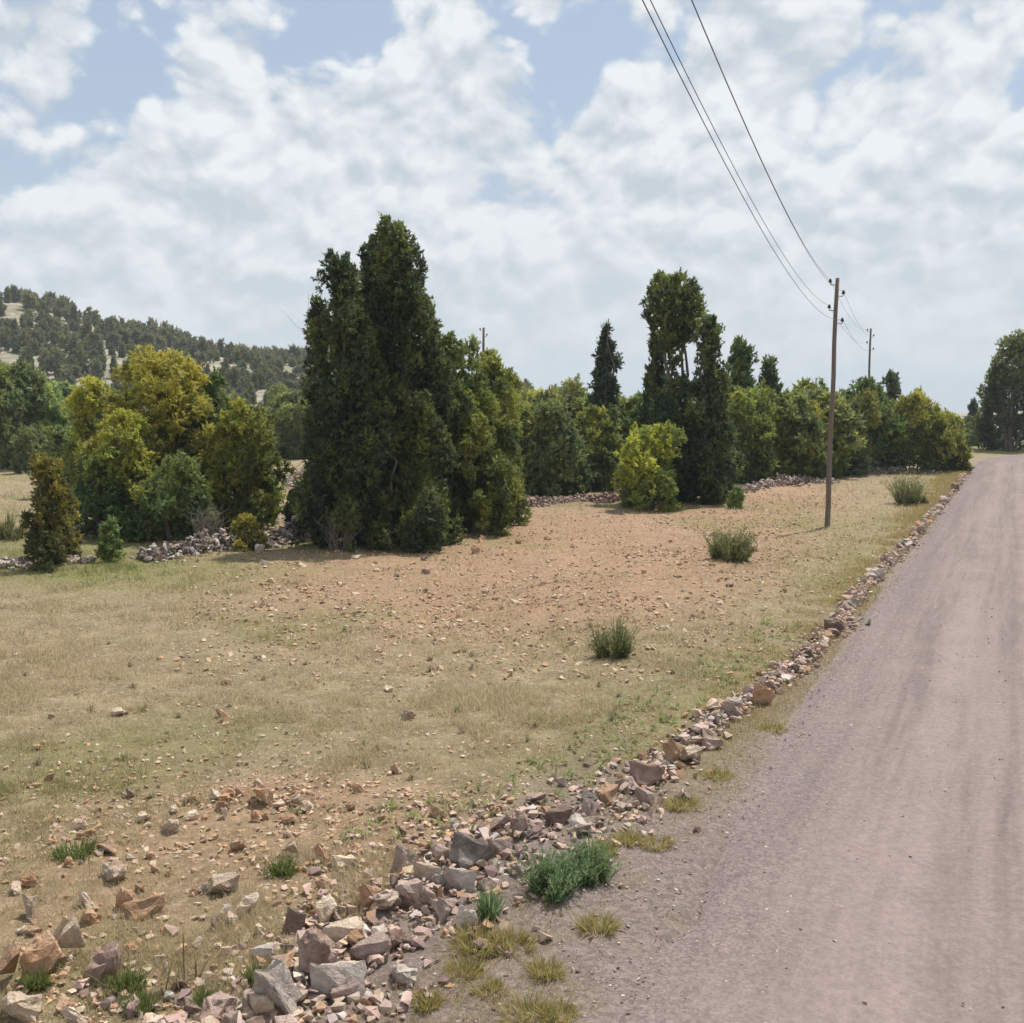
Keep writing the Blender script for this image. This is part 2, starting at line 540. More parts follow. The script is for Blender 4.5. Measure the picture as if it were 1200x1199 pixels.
def masks(x, y):
    """what the soil is like at a spot of the field: red earth, green growth, gravel"""
    u, v = proj(x, y, np.zeros_like(x))
    ok = (y > 2.0)
    red = blob(u, v, 560, 690, 280, 60, 1.1) + blob(u, v, 700, 640, 260, 50, 1.1) + blob(u, v, 880, 585, 100, 28, 1.3) + blob(u, v, 370, 985, 230, 60, .75) \
        + blob(u, v, 90, 1085, 200, 100, .55) + blob(u, v, 340, 930, 160, 16, .6) + blob(u, v, 40, 780, 120, 40, .3)
    grn = blob(u, v, 90, 668, 230, 22, 1.1) + blob(u, v, 820, 830, 150, 60, .55) + blob(u, v, 700, 905, 130, 35, .5) + blob(u, v, 120, 1150, 170, 60, .35) \
        + blob(u, v, 1160, 520, 60, 16, 1.1) + blob(u, v, 60, 640, 120, 16, .8) + blob(u, v, 990, 650, 100, 30, .4) + blob(u, v, 420, 640, 90, 12, .4) \
        + 0.5 * smoothstep(0.55, 0.75, vnoise(x, y, 0.35, 2))
    lat = road_lat(x, y)
    grv = smoothstep(0.75, 0.0, lat) * 0.85
    near = smoothstep(9.5, 7.0, np.hypot(x, y)) * smoothstep(1.9, 1.2, lat)
    grv = np.maximum(grv, near)
    red = np.where(ok, red, 0.3); grn = np.where(ok, grn, 0.3)
    red = red * smoothstep(0.6, 2.0, lat)
    return np.clip(red, 0, 1), np.clip(grn, 0, 1), np.clip(grv, 0, 1)


def axis_lines(parts):
    out = []
    for a, b_, n in parts:
        out.append(np.linspace(a, b_, n, endpoint=False))
    return np.concatenate(out + [[parts[-1][1]]])


gx = axis_lines([(-1500, -300, 12), (-300, -60, 24), (-60, -16, 60), (-16, 14, 220), (14, 45, 60), (45, 300, 24), (300, 1500, 12)])
gy = axis_lines([(-300, -20, 12), (-20, 3, 20), (3, 28, 230), (28, 70, 130), (70, 160, 60), (160, 500, 24), (500, 2200, 17)])
X, Y = np.meshgrid(gx, gy)
Z = ground_z(X, Y)
rng = np.random.default_rng(5)
lat_all = road_lat(X, Y)
Z = Z + rng.normal(0, 0.007, Z.shape) * (np.abs(X) < 20) * (Y < 60) * smoothstep(0.3, 0.8, lat_all)
Z = np.where((lat_all < -0.12) & (lat_all > -ROAD_W + 0.12), Z - 0.05, Z)
rd, gr, gv = masks(X, Y)
nx, ny = len(gx), len(gy)
ii = (np.arange(ny - 1)[:, None] * nx + np.arange(nx - 1)[None, :]).ravel()
Fq = np.stack([ii, ii + 1, ii + nx + 1, ii + nx], 1)
me = np_mesh('ground', np.stack([X.ravel(), Y.ravel(), Z.ravel()], 1), Fq, cols=np.stack([rd.ravel(), gr.ravel(), gv.ravel()], 1), smooth=True)
link('ground', me, M_GROUND, kind='structure')

# road strip
rr = np.linspace(0, 1, 25)
rv, ruv = [], []
rng = np.random.default_rng(8)
jit_l = np.convolve(rng.normal(0, 1, len(edge_r) + 8), np.ones(5) / 5, 'same')[:len(edge_r)] * 0.22
for i in range(len(edge_r)):
    for t_ in rr:
        w = t_ * ROAD_W + (jit_l[i] if t_ == 0 else 0)
        p_ = edge_r[i] + nor[i] * w
        rut = -0.018 * (math.exp(-((w - 1.55) / 0.28) ** 2) + math.exp(-((w - 3.3) / 0.3) ** 2)) + 0.012 * math.exp(-((w - 2.4) / 0.4) ** 2) + 0.02 * math.exp(-((w - 0.35) / 0.2) ** 2)
        far = max(0, math.hypot(*p_) - 110)
        rv.append((p_[0], p_[1], 0.006 + rut * min(1, 4 * t_) - 0.017 * far - (0.02 if t_ in (0, 1) else 0) + 0.012 * (0 < t_ < 1)))
        ruv.append((w, edge_s[i]))
nr = len(rr)
ii = (np.arange(len(edge_r) - 1)[:, None] * nr + np.arange(nr - 1)[None, :]).ravel()
me = np_mesh('gravel_road', rv, np.stack([ii, ii + 1, ii + nr + 1, ii + nr], 1), uvs=ruv, smooth=True)
link('gravel_road', me, M_ROAD, kind='structure')

# hill behind on the left
hx = np.linspace(-420, 120, 150)
hy = np.linspace(84, 560, 120)
X, Y = np.meshgrid(hx, hy)
rng = np.random.default_rng(3)
Z = hill_z(X, Y) - 0.017 * np.clip(np.hypot(X, Y) - 110, 0, None) * (hill_z(X, Y) < 0)
ii = (np.arange(119)[:, None] * 150 + np.arange(149)[None, :]).ravel()
me = np_mesh('hill', np.stack([X.ravel(), Y.ravel(), Z.ravel()], 1), np.stack([ii, ii + 1, ii + 151, ii + 150], 1), smooth=True)
link('hill', me, M_HILL, kind='structure')


def land_z(x, y):
    g = gz(x, y)
    if 84 < y < 560 and -420 < x < 120:
        return max(g, float(hill_z(x, y)))
    return g


# ------------------------------------------------------------------ trees
def tubes(paths, sides=6):
    """list of (points, radii) -> one quad mesh"""
    V, Fc = [], []
    for pts, rad in paths:
        base = len(V)
        pts = [Vector(p_) for p_ in pts]
        for i, p_ in enumerate(pts):
            d = (pts[min(i + 1, len(pts) - 1)] - pts[max(i - 1, 0)]).normalized()
            a = d.cross(Vector((0.31, 0.87, 0.38))).normalized()
            b_ = d.cross(a)
            for k_ in range(sides):
                th = 2 * math.pi * k_ / sides
                V.append(p_ + (a * math.cos(th) + b_ * math.sin(th)) * rad[i])
        for i in range(len(pts) - 1):
            for k_ in range(sides):
                q = base + i * sides
                Fc.append((q + k_, q + (k_ + 1) % sides, q + sides + (k_ + 1) % sides, q + sides + k_))
    return np.array([tuple(v) for v in V]), np.array(Fc)


def limb(p0, p1, r0, r1, rnd, wob=0.08, n=5):
    p0, p1 = Vector(p0), Vector(p1)
    L = (p1 - p0).length
    pts, rad = [], []
    for i in range(n):
        t_ = i / (n - 1)
        q = p0.lerp(p1, t_)
        if 0 < i < n - 1:
            q = q + Vector((rnd.gauss(0, wob), rnd.gauss(0, wob), rnd.gauss(0, wob * .5))) * L
        pts.append(q); rad.append(r0 + (r1 - r0) * t_)
    return pts, rad


ENV = {
    'spire': lambda t_: (1 - t_) ** 0.85 * min(1.0, t_ / 0.12 + 0.55),
    'column': lambda t_: max(0.06, (1 - t_)) ** 0.36 * min(1.0, t_ / 0.2 + 0.62),
    'round': lambda t_: math.sqrt(max(0.02, 1 - ((t_ - 0.45) / (0.57 if t_ > 0.45 else 0.72)) ** 2)),
    'dome': lambda t_: math.sqrt(max(0.02, 1 - t_ ** 2.4)) * min(1.0, t_ / 0.1 + 0.8),
    'tear': lambda t_: max(0.03, 1 - t_) ** 0.75 * min(1.0, t_ / 0.18 + 0.45),
    'vase': lambda t_: (0.45 + 0.75 * t_) * math.sqrt(max(0.03, 1 - t_ ** 5)),
    'flat': lambda t_: 0.62 if t_ < 0.50 else (0.30 if t_ < 0.66 else 0.78 * math.sqrt(max(0.03, 1 - ((t_ - 0.84) / 0.18) ** 2))),
}


def crown_arrays(seed, H, Wd, env, n_lobe, n_leaf, leaf=(0.10, 0.045), stretch=1.5, warm=0.3, warm_top=0.3, lobe=0.2, t0=0.03, up=0.7, stray=0.05, gap=None, depth=None, subr=0.36):
    rng = np.random.default_rng(seed)
    fn = ENV[env]
    ph = rng.uniform(0, 6.28, 2)
    Lc, Lr, Lw = [], [], []
    k_ = 0
    while len(Lc) < n_lobe and k_ < n_lobe * 30:
        k_ += 1
        t_ = rng.uniform(t0, 1.0)
        if gap and gap[0] < t_ < gap[1] and rng.random() < gap[2]:
            continue
        th = rng.uniform(0, 2 * math.pi)
        R = fn(t_) * Wd / 2 * (1 + 0.20 * math.sin(2 * th + ph[0] + 4 * t_) + 0.16 * math.sin(3 * th + ph[1] - 9 * t_))
        if rng.random() > (R / (Wd / 2)) * 0.8 + 0.25:
            continue
        lr = min(lobe * Wd * rng.uniform(0.65, 1.2), max(R * 0.75, 0.05 * Wd))
        rc = max(0.0, R - lr * 0.75) * math.sqrt(rng.uniform(0.30, 1.0)) * rng.uniform(0.85, 1.2)
        lz = lr * stretch * rng.uniform(0.8, 1.25)
        z_ = min(t_ * H, H - lz * 0.85)
        z_ = max(z_, lz * 0.75)
        Lc.append((rc * math.cos(th), rc * math.sin(th) * (depth or 1.0), z_)); Lr.append((lr, lr, lz))
        Lw.append(warm + warm_top * (t_ - 0.45) * 2 + rng.normal(0, 0.22))
    if env in ('spire', 'column', 'tear'):
        t_ = 0.12
        while t_ < 0.99:
            R = max(fn(t_) * Wd / 2 * 0.62, 0.05 * Wd)
            lz = R * stretch * 1.3
            Lc.append((rng.normal(0, 0.04) * Wd, rng.normal(0, 0.04) * Wd, min(t_ * H, H - lz * 0.9))); Lr.append((R, R, lz))
            Lw.append(warm + warm_top * (t_ - 0.45) * 2 + rng.normal(0, 0.15))
            t_ += max(1.0 * lz / H, 0.03)
    Lc = np.array(Lc); Lr = np.array(Lr); Lw = np.array(Lw)
    # smaller tufts over each lobe
    ns = 10
    idx = np.repeat(np.arange(len(Lc)), ns)
    d = rng.normal(size=(len(idx), 3)); d[:, 2] += 0.45
    d /= np.linalg.norm(d, axis=1)[:, None]
    Sc = Lc[idx] + d * Lr[idx] * rng.uniform(0.65, 1.0, (len(idx), 1))
    Sr = Lr[idx] * subr * rng.uniform(0.5, 1.25, (len(idx), 1))
    Sr[:, 2] *= 1.1
    Sw = Lw[idx] + rng.normal(0, 0.16, len(idx))
    Sc[:, 2] = np.maximum(Sc[:, 2], 0.05 * H * rng.random(len(Sc)))
    # sprigs over the tufts, leaves along each sprig
    per = 8
    nsp = n_leaf // per
    n_leaf = nsp * per
    area = (Sr[:, 0] * Sr[:, 2]) ** 0.85
    pick = rng.choice(len(Sc), nsp, p=area / area.sum())
    d = rng.normal(size=(nsp, 3)); d /= np.linalg.norm(d, axis=1)[:, None]
    axis_out = Sc[pick] - np.array([0, 0, 0.45 * H])
    axis_out[:, 2] *= 0.6
    axis_out /= np.linalg.norm(axis_out, axis=1)[:, None] + 1e-6
    flip = (d * axis_out).sum(1) < -0.1
    d[flip & (rng.random(nsp) < 0.6)] *= -1
    # narrow each tuft towards its tip
    taper = np.clip(1.05 - 0.45 * np.clip(d[:, 2], -0.3, 1) * up, 0.35, 1.2)
    rad = 1 + rng.normal(0, 0.07, nsp)
    s_ = rng.random(nsp) < stray
    rad[s_] += rng.uniform(0.15, 0.6, s_.sum())
    off = d * Sr[pick] * rad[:, None]
    off[:, :2] *= taper[:, None]
    sp = Sc[pick] + off
    ax = d * 0.8 + np.array([0, 0, up * 0.7]) + rng.normal(0, 0.40, (nsp, 3))
    ax /= np.linalg.norm(ax, axis=1)[:, None]
    ls = 1.3 * leaf[0] * rng.uniform(0.6, 1.4, nsp)
    u_ = rng.random((nsp, per))
    p_ = sp[:, None, :] + ax[:, None, :] * (ls[:, None] * (u_ - 0.35))[..., None] + rng.normal(0, 0.26, (nsp, per, 3)) * (leaf[0] * (1.1 - 0.7 * u_))[..., None]
    p_ = p_.reshape(-1, 3)
    p_[:, 2] = np.maximum(p_[:, 2], rng.uniform(0.0, 0.10, n_leaf))
    dr = np.repeat(ax, per, 0) + rng.normal(0, 0.5, (n_leaf, 3))
    dr /= np.linalg.norm(dr, axis=1)[:, None]
    sd_ = np.cross(dr, np.repeat(d + np.array([0, 0, 0.5]), per, 0) + rng.normal(0, 0.30, (n_leaf, 3))); sd_ /= np.linalg.norm(sd_, axis=1)[:, None] + 1e-6
    ln = leaf[0] * rng.uniform(0.6, 1.4, n_leaf)[:, None]
    wd = leaf[1] * rng.uniform(0.7, 1.3, n_leaf)[:, None]
    a = p_ - sd_ * wd * 0.5 - dr * ln * 0.3
    b_ = p_ + sd_ * wd * 0.5 - dr * ln * 0.3
    c = p_ + dr * ln * 0.7
    V = np.stack([a, b_, c], 1).reshape(-1, 3)
    V[:, 2] = np.maximum(V[:, 2], 0.0)
    Fc = np.arange(n_leaf * 3).reshape(-1, 3)
    val = np.repeat(rng.normal(0.5, 0.22, nsp), per) + rng.normal(0, 0.13, n_leaf)
    col = np.stack([np.clip(np.repeat(Sw[pick], per), 0, 1), np.clip(val, 0, 1), rng.random(n_leaf)], 1)
    return V, Fc, np.repeat(col, 3, 0), Lc, Lr


def trunk_paths(seed, H, Wd, Lc, stems, r0, top=0.75, spread=0.12, n_limb=26, splay=0.0):
    rnd = random.Random(seed)
    paths, stem_pts = [], []
    for s in range(stems):
        a = 2 * math.pi * s / max(stems, 1) + rnd.random()
        b0 = Vector((math.cos(a), math.sin(a), 0)) * (spread * Wd * (0.35 if stems > 1 else 0.0))
        e = Vector((math.cos(a) * spread * Wd * (1 + splay), math.sin(a) * spread * Wd * (1 + splay), H * top * rnd.uniform(0.85, 1.1)))
        b0.z = -0.12
        pts, rad = limb(b0, e, r0 / math.sqrt(stems) * 1.2, r0 * 0.18, rnd, 0.02, 8)
        rad[0] *= 1.35
        paths.append((pts, rad)); stem_pts += pts[1:]
    order = list(range(len(Lc))); rnd.shuffle(order)
    for i in order[:n_limb]:
        c = Vector(Lc[i])
        cand = [q for q in stem_pts if q.z < c.z + 0.1] or stem_pts[:1]
        q = min(cand, key=lambda s: (s - c).length + 0.5 * abs(s.z - (c.z - 0.35 * (c - s).length)))
        paths.append(limb(q, c, r0 * 0.28, r0 * 0.07, rnd, 0.06, 5))
    return paths


# kinds of growth: envelope, foliage, stems, trunk radius, crown habit
STYLE = {
    'dark': dict(env='column', mat=M_JUN, stems=3, r0=0.15, top=0.9, warm=0.02, warm_top=0.10, lobe=0.15, stretch=1.8, up=0.8),
    'darkdome': dict(env='dome', mat=M_JUN, stems=4, r0=0.12, top=0.7, warm=0.04, warm_top=0.10, lobe=0.12, stretch=1.5, up=0.7),
    'side': dict(env='round', mat=M_JUN, stems=3, r0=0.12, top=0.7, warm=0.42, warm_top=0.30, lobe=0.17, stretch=1.4, up=0.6),
    'spire': dict(env='spire', mat=M_JUN, stems=1, r0=0.07, top=0.9, warm=0.36, warm_top=0.2, lobe=0.2, stretch=1.6, up=0.8),
    'gold': dict(env='dome', mat=M_GOLD, stems=4, r0=0.14, top=0.7, warm=0.40, warm_top=0.50, lobe=0.13, stretch=1.05, up=0.4, splay=0.9),
    'green': dict(env='dome', mat=M_GREEN, stems=4, r0=0.09, top=0.7, warm=0.14, warm_top=0.30, lobe=0.16, stretch=1.1, up=0.4, splay=0.8),
    'mixed': dict(env='round', mat=M_GOLD, stems=3, r0=0.09, top=0.7, warm=0.22, warm_top=0.45, lobe=0.17, stretch=1.15, up=0.5, splay=0.6),
    'upright': dict(env='column', mat=M_GOLD, stems=3, r0=0.08, top=0.8, warm=0.18, warm_top=0.34, lobe=0.20, stretch=1.4, up=0.7),
    'flat': dict(env='flat', mat=M_JUN, stems=4, r0=0.17, top=0.9, warm=0.05, warm_top=0.26, lobe=0.15, stretch=1.1, up=0.5, t0=0.06, gap=(0.50, 0.68, 0.75), splay=0.8, spread=0.10),
    'cypress': dict(env='tear', mat=M_BLUE, stems=1, r0=0.10, top=0.95, warm=0.02, warm_top=0.0, lobe=0.17, stretch=1.3, up=0.6, t0=0.08, depth=1.0),
    'broom': dict(env='dome', mat=M_GOLD, stems=6, r0=0.07, top=0.8, warm=0.34, warm_top=0.30, lobe=0.13, stretch=1.6, up=1.2, stray=0.12, splay=1.6),
    'scrub': dict(env='round', mat=M_JUN, stems=3, r0=0.08, top=0.7, warm=0.25, warm_top=0.3, lobe=0.19, stretch=1.2, up=0.5, splay=0.6),
    'scrub_up': dict(env='column', mat=M_JUN, stems=2, r0=0.08, top=0.85, warm=0.18, warm_top=0.25, lobe=0.22, stretch=1.5, up=0.7),
    'scrub_green': dict(env='dome', mat=M_GREEN, stems=3, r0=0.08, top=0.7, warm=0.12, warm_top=0.25, lobe=0.19, stretch=1.1, up=0.5, splay=0.8),
    'tall_dark': dict(env='round', mat=M_JUN, stems=4, r0=0.17, top=0.92, warm=0.14, warm_top=0.25, lobe=0.15, stretch=1.2, up=0.5, t0=0.2, splay=0.9, spread=0.16),
    'airy': dict(env='column', mat=M_BLUE, stems=2, r0=0.07, top=0.9, warm=0.05, warm_top=0.1, lobe=0.18, stretch=1.8, up=1.1, stray=0.2),
    'low': dict(env='dome', mat=M_GOLD, stems=3, r0=0.035, top=0.6, warm=0.6, warm_top=0.2, lobe=0.18, stretch=1.1, up=0.5, splay=0.8),
    'sapling': dict(env='column', mat=M_GREEN, stems=2, r0=0.025, top=0.8, warm=0.05, warm_top=0.1, lobe=0.24, stretch=1.3, up=0.5),
}


def grow(key, seed, H, Wd, n_leaf, leaf, density=2.3):
    """crown and trunk meshes of one plant at its real size"""
    st = dict(STYLE[key])
    mat = st.pop('mat'); stems = st.pop('stems'); r0 = st.pop('r0'); top = st.pop('top'); splay = st.pop('splay', 0.0); spread = st.pop('spread', 0.12)
    env = st.pop('env')
    lr = st['lobe'] * Wd
    n_lobe = int(np.clip(density * H * Wd / (math.pi * lr * lr * st['stretch']), 12, 90))
    V, Fc, col, Lc, Lr = crown_arrays(seed, H, Wd, env, n_lobe, int(n_leaf), leaf=leaf, **st)
    cm = np_mesh(key + '_crown', V, Fc, cols=col); cm.materials.append(mat)
    tv, tf = tubes(trunk_paths(seed + 1, H, Wd, Lc, stems, r0, top, spread, 22, splay), 5)
    tm = np_mesh(key + '_trunk', tv, tf, smooth=True); tm.materials.append(M_BARK)
    return cm, tm


def depth_of(px, base_y):
    return G(px, base_y)[1]


def tree(key, px, base_y, top_y, w_px, name, label, cat='tree', tint=(1, 1, 1), depth=None, rot=None, group=None, dense=1.0, shared=None):
    yy = depth if depth is not None else depth_of(px, base_y)
    r = ray(px, base_y if depth is None else 540)
    x = r.x * yy / r.y
    z0 = land_z(x, yy)
    rt = ray(px, top_y)
    H = CAM_H + rt.z * (yy / rt.y) - z0
    Wd = w_px / F * yy
    e = bpy.data.objects.new(name, None)
    e.empty_display_size = 0.3
    COL.objects.link(e)
    e.location = (x, yy, z0 - 0.02)
    e.rotation_euler = (0, 0, rot if rot is not None else (px * 0.37) % 6.28)
    if shared:
        cm, tm, h0, w0 = shared
        e.scale = (Wd / w0, Wd / w0, H / h0)
    else:
        px_area = w_px * H / yy * F
        lf = float(np.clip(4.6 * yy / F, 0.045, 0.20))
        cm, tm = grow(key, int(px * 3 + top_y), H, Wd, np.clip(px_area * 2.0 * dense, 3000, 90000), (lf, lf * 0.5))
    tag(e, label, cat, group)
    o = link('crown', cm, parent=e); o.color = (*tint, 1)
    link('trunk', tm, parent=e)
    return e


# --- the clump of tall junipers
tree('dark', 470, 634, 264, 138, 'juniper_tree', 'tallest dark green juniper with several pointed leaders above the rubble wall', tint=(0.85, 0.92, 0.85), rot=0.4)
tree('dark', 408, 640, 300, 104, 'juniper_tree', 'dark narrow juniper with bare twigs at its foot, joined to the tallest juniper', tint=(0.85, 0.92, 0.9), rot=2.0)
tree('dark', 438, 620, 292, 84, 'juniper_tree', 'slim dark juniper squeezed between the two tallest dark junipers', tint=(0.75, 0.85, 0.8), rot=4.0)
tree('darkdome', 456, 638, 452, 176, 'juniper_bush', 'broad dark skirt of juniper growth under the tallest junipers', 'bush', tint=(0.8, 0.85, 0.8), rot=1.4)
tree('side', 543, 620, 387, 112, 'juniper_tree', 'yellow green rounded juniper leaning on the flank of the tallest juniper', tint=(1.0, 1.1, 0.95), rot=1.0)
tree('side', 574, 614, 416, 84, 'juniper_tree', 'lower yellow green juniper stepping down from the rounded one', tint=(1.05, 1.12, 0.95), rot=2.5)
tree('side', 516, 626, 380, 90, 'juniper_tree', 'mid green juniper between the tallest dark juniper and the rounded yellow green one', tint=(0.72, 0.88, 0.75), rot=3.1)
tree('side', 556, 624, 462, 112, 'juniper_bush', 'low yellow green juniper growth below the rounded yellow green juniper', 'bush', tint=(1.0, 1.08, 0.85), rot=2.1)
tree('spire', 499, 638, 470, 66, 'juniper_bush', 'light green pointed juniper bush in front of the tallest dark juniper', 'bush', tint=(0.95, 1.05, 0.85))
tree('upright', 597, 608, 446, 40, 'juniper_bush', 'olive upright bush at the outer edge of the rounded yellow green juniper', 'bush', tint=(0.75, 0.9, 0.8))
tree('dark', 378, 624, 350, 52, 'juniper_tree', 'thin dark juniper with dead twigs sticking out on the outer edge of the tall clump', tint=(0.85, 0.9, 0.9), rot=5.0)

# --- the golden clump on the left
tree('gold', 188, 618, 418, 186, 'golden_juniper', 'large golden topped juniper bush behind the grey rubble wall', 'bush', rot=0.5)
tree('gold', 118, 600, 446, 76, 'golden_juniper', 'bright yellow juniper bush on the flank of the large golden one', 'bush', tint=(1.0, 1.08, 0.9), rot=2.2)
tree('gold', 158, 628, 486, 112, 'juniper_bush', 'yellow green bush with bright tips in front of the large golden juniper', 'bush', tint=(0.85, 0.95, 0.85), rot=1.9)
tree('green', 204, 634, 540, 90, 'green_bush', 'fresh green bush in front of the large golden juniper', 'bush', tint=(0.85, 0.95, 0.8), rot=1.2)
tree('green', 222, 632, 556, 64, 'green_bush', 'bright green low bush nestled at the foot of the large golden juniper', 'bush', tint=(1.15, 1.2, 1.0), rot=3.3)
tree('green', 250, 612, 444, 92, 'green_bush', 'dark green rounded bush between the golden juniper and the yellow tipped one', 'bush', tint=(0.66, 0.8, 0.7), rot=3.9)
tree('mixed', 284, 620, 472, 88, 'juniper_bush', 'yellow tipped juniper bush beside the gap in the wall', 'bush', tint=(0.92, 0.98, 0.85), rot=0.9)
tree('upright', 308, 612, 520, 52, 'juniper_bush', 'narrow green juniper bush at the end of the grey rubble wall', 'bush', tint=(0.72, 0.88, 0.75), rot=4.4)
tree('green', 122, 632, 540, 72, 'green_bush', 'dark green bush below the bright yellow juniper', 'bush', tint=(0.55, 0.68, 0.58), rot=5.2)
tree('upright', 58, 665, 536, 62, 'juniper_bush', 'brownish upright juniper bush standing alone at the grass edge', 'bush', tint=(0.72, 0.66, 0.62), rot=1.7)
tree('mixed', 78, 656, 580, 40, 'juniper_bush', 'low brownish bush joined to the lone upright juniper bush', 'bush', tint=(0.8, 0.72, 0.65), rot=2.7)
tree('sapling', 130, 658, 608, 30, 'sapling', 'bright green sapling standing alone in the grass', 'sapling', tint=(1.1, 1.2, 0.95))
tree('low', 292, 646, 606, 44, 'small_shrub', 'small yellowish shrub growing on the grey rubble wall', 'shrub', tint=(0.8, 0.75, 0.75))
tree('sapling', 345, 626, 575, 28, 'small_shrub', 'small dark shrub growing on the rubble in the gap', 'shrub', tint=(0.5, 0.5, 0.45))
tree('green', 68, 570, 502, 44, 'green_bush', 'pale green bush at the back edge of the dry clearing', 'bush', tint=(0.9, 0.95, 0.9), depth=34.0)
tree('mixed', 28, 541, 456, 72, 'juniper_bush', 'round dark bush with yellow tips beyond the dry clearing', 'bush', tint=(0.9, 0.9, 0.8), rot=0.2)
tree('gold', 62, 538, 448, 56, 'juniper_bush', 'golden olive bush beside the round dark bush beyond the clearing', 'bush', tint=(0.8, 0.85, 0.8), rot=2.2)
tree('mixed', 338, 530, 476, 34, 'juniper_bush', 'small yellow green bush at the far end of the gap', 'bush', tint=(1.0, 1.05, 0.85))

# --- middle of the boundary
tree('green', 648, 580, 474, 88, 'green_bush', 'pale green bush behind the reddish brown rubble wall', 'bush', tint=(1.05, 1.05, 1.0), rot=0.3)
tree('mixed', 698, 574, 480, 70, 'juniper_bush', 'grey green bush with yellowish tips behind the reddish brown rubble wall', 'bush', tint=(0.9, 1.0, 1.0), rot=1.3)
tree('green', 668, 578, 515, 62, 'green_bush', 'low dark green bush between the two bushes behind the rubble wall', 'bush', tint=(0.65, 0.78, 0.78), rot=4.3)
tree('mixed', 763, 597, 498, 86, 'juniper_bush', 'bright yellow green rounded bush standing in front of the flat topped juniper', 'bush', tint=(1.1, 1.25, 0.95), rot=2.3)
tree('flat', 788, 585, 324, 80, 'juniper_tree', 'tall juniper with a tufted flat top above bare stems', tint=(0.9, 1.0, 0.9), rot=0.9)
tree('dark', 828, 590, 374, 66, 'juniper_tree', 'dark pointed juniper beside the flat topped juniper', tint=(0.9, 1.0, 0.95))
tree('darkdome', 802, 588, 450, 104, 'juniper_bush', 'dark bushy skirt at the foot of the flat topped juniper', 'bush', tint=(0.75, 0.85, 0.8), rot=5.0)
tree('dark', 768, 580, 392, 46, 'juniper_tree', 'dark slim juniper behind the bright yellow green rounded bush', tint=(0.8, 0.9, 0.85))
tree('scrub', 846, 584, 500, 46, 'juniper_bush', 'dull green bush at the foot of the dark pointed juniper', 'bush', tint=(0.8, 0.95, 0.9))
tree('sapling', 862, 596, 572, 14, 'sapling', 'tiny bright green sapling on the red earth', 'sapling', tint=(1.2, 1.3, 1.0))
tree('cypress', 709, 505, 380, 66, 'cypress_tree', 'blue green cone shaped cypress rising alone behind the bushes', depth=40.0, tint=(0.75, 0.85, 0.8))
tree('dark', 866, 560, 402, 56, 'juniper_tree', 'dark green cone juniper just behind the pointed juniper', tint=(0.95, 1.15, 0.95), depth=44)
tree('dark', 898, 555, 420, 46, 'juniper_tree', 'dull green juniper with a blunt top behind the stone wall', tint=(1.1, 1.2, 1.1), depth=46)
tree('mixed', 876, 566, 456, 70, 'juniper_bush', 'broad dull green bush behind the grey wall stones', 'bush', tint=(0.72, 0.88, 0.85), rot=0.7)
tree('upright', 909, 564, 482, 40, 'juniper_bush', 'bright yellow topped bush behind the grey wall stones', 'bush', tint=(1.15, 1.2, 0.85), rot=1.9)
tree('mixed', 942, 563, 474, 56, 'juniper_bush', 'olive bush with yellow tips directly behind the utility pole', 'bush', tint=(0.9, 0.95, 0.85), rot=3.0)
tree('mixed', 972, 560, 486, 42, 'juniper_bush', 'yellow tipped bush beside the utility pole', 'bush', tint=(1.0, 1.05, 0.8), rot=4.0)
tree('mixed', 938, 556, 452, 74, 'juniper_bush', 'taller pale olive bush behind the yellow tipped bush at the pole', 'bush', tint=(0.95, 1.05, 0.95), rot=1.0)
tree('green', 1012, 553, 448, 92, 'green_bush', 'broad dark green bush below the distant utility pole', 'bush', tint=(0.62, 0.75, 0.62), rot=0.1)
tree('green', 993, 557, 490, 48, 'green_bush', 'grey green bush at the foot of the broad dark green bush', 'bush', tint=(0.8, 0.9, 0.95), rot=2.1)
tree('broom', 1068, 553, 466, 88, 'broom_shrub', 'wide golden olive broom shrub near the road', 'shrub', tint=(0.9, 0.95, 0.95), rot=0.6)
tree('broom', 1102, 554, 486, 58, 'broom_shrub', 'smaller olive broom shrub at the road edge', 'shrub', tint=(0.72, 0.8, 0.75), rot=2.6)
tree('low', 1120, 554, 518, 28, 'small_shrub', 'small dark shrub at the end of the stone row by the road', 'shrub', tint=(0.45, 0.5, 0.5))
tree('airy', 1041, 545, 438, 36, 'thin_tree', 'thin airy tree standing behind the broom shrub', tint=(1.1, 1.15, 1.1), depth=52)
# --- across the bend of the road
tree('tall_dark', 1184, 528, 396, 76, 'pine_tree', 'dark tree with several bare stems beyond the bend in the road', tint=(0.8, 0.85, 0.8), depth=70, rot=1.0)
tree('tall_dark', 1212, 528, 388, 80, 'pine_tree', 'tall dark tree cut by the picture edge beyond the road bend', tint=(0.9, 0.85, 0.75), depth=72, rot=3.0)
tree('scrub', 1164, 528, 462, 46, 'juniper_bush', 'dark bush at the foot of the trees beyond the road bend', 'bush', tint=(0.75, 0.85, 0.75), depth=72)
tree('scrub_green', 1150, 528, 496, 44, 'green_bush', 'fresh green low bush beyond the road bend', 'bush', tint=(0.95, 1.0, 0.9), depth=74)
tree('airy', 1138, 520, 470, 20, 'thin_tree', 'thin small tree beyond the road bend', depth=82)
tree('scrub', 1122, 520, 488, 36, 'juniper_bush', 'low dark bush where the road disappears', 'bush', tint=(0.8, 0.9, 0.9), depth=80)
tree('scrub_green', 1192, 528, 503, 60, 'green_bush', 'fresh green bush spreading below the dark trees beyond the bend', 'bush', tint=(0.9, 1.0, 0.9), depth=73)
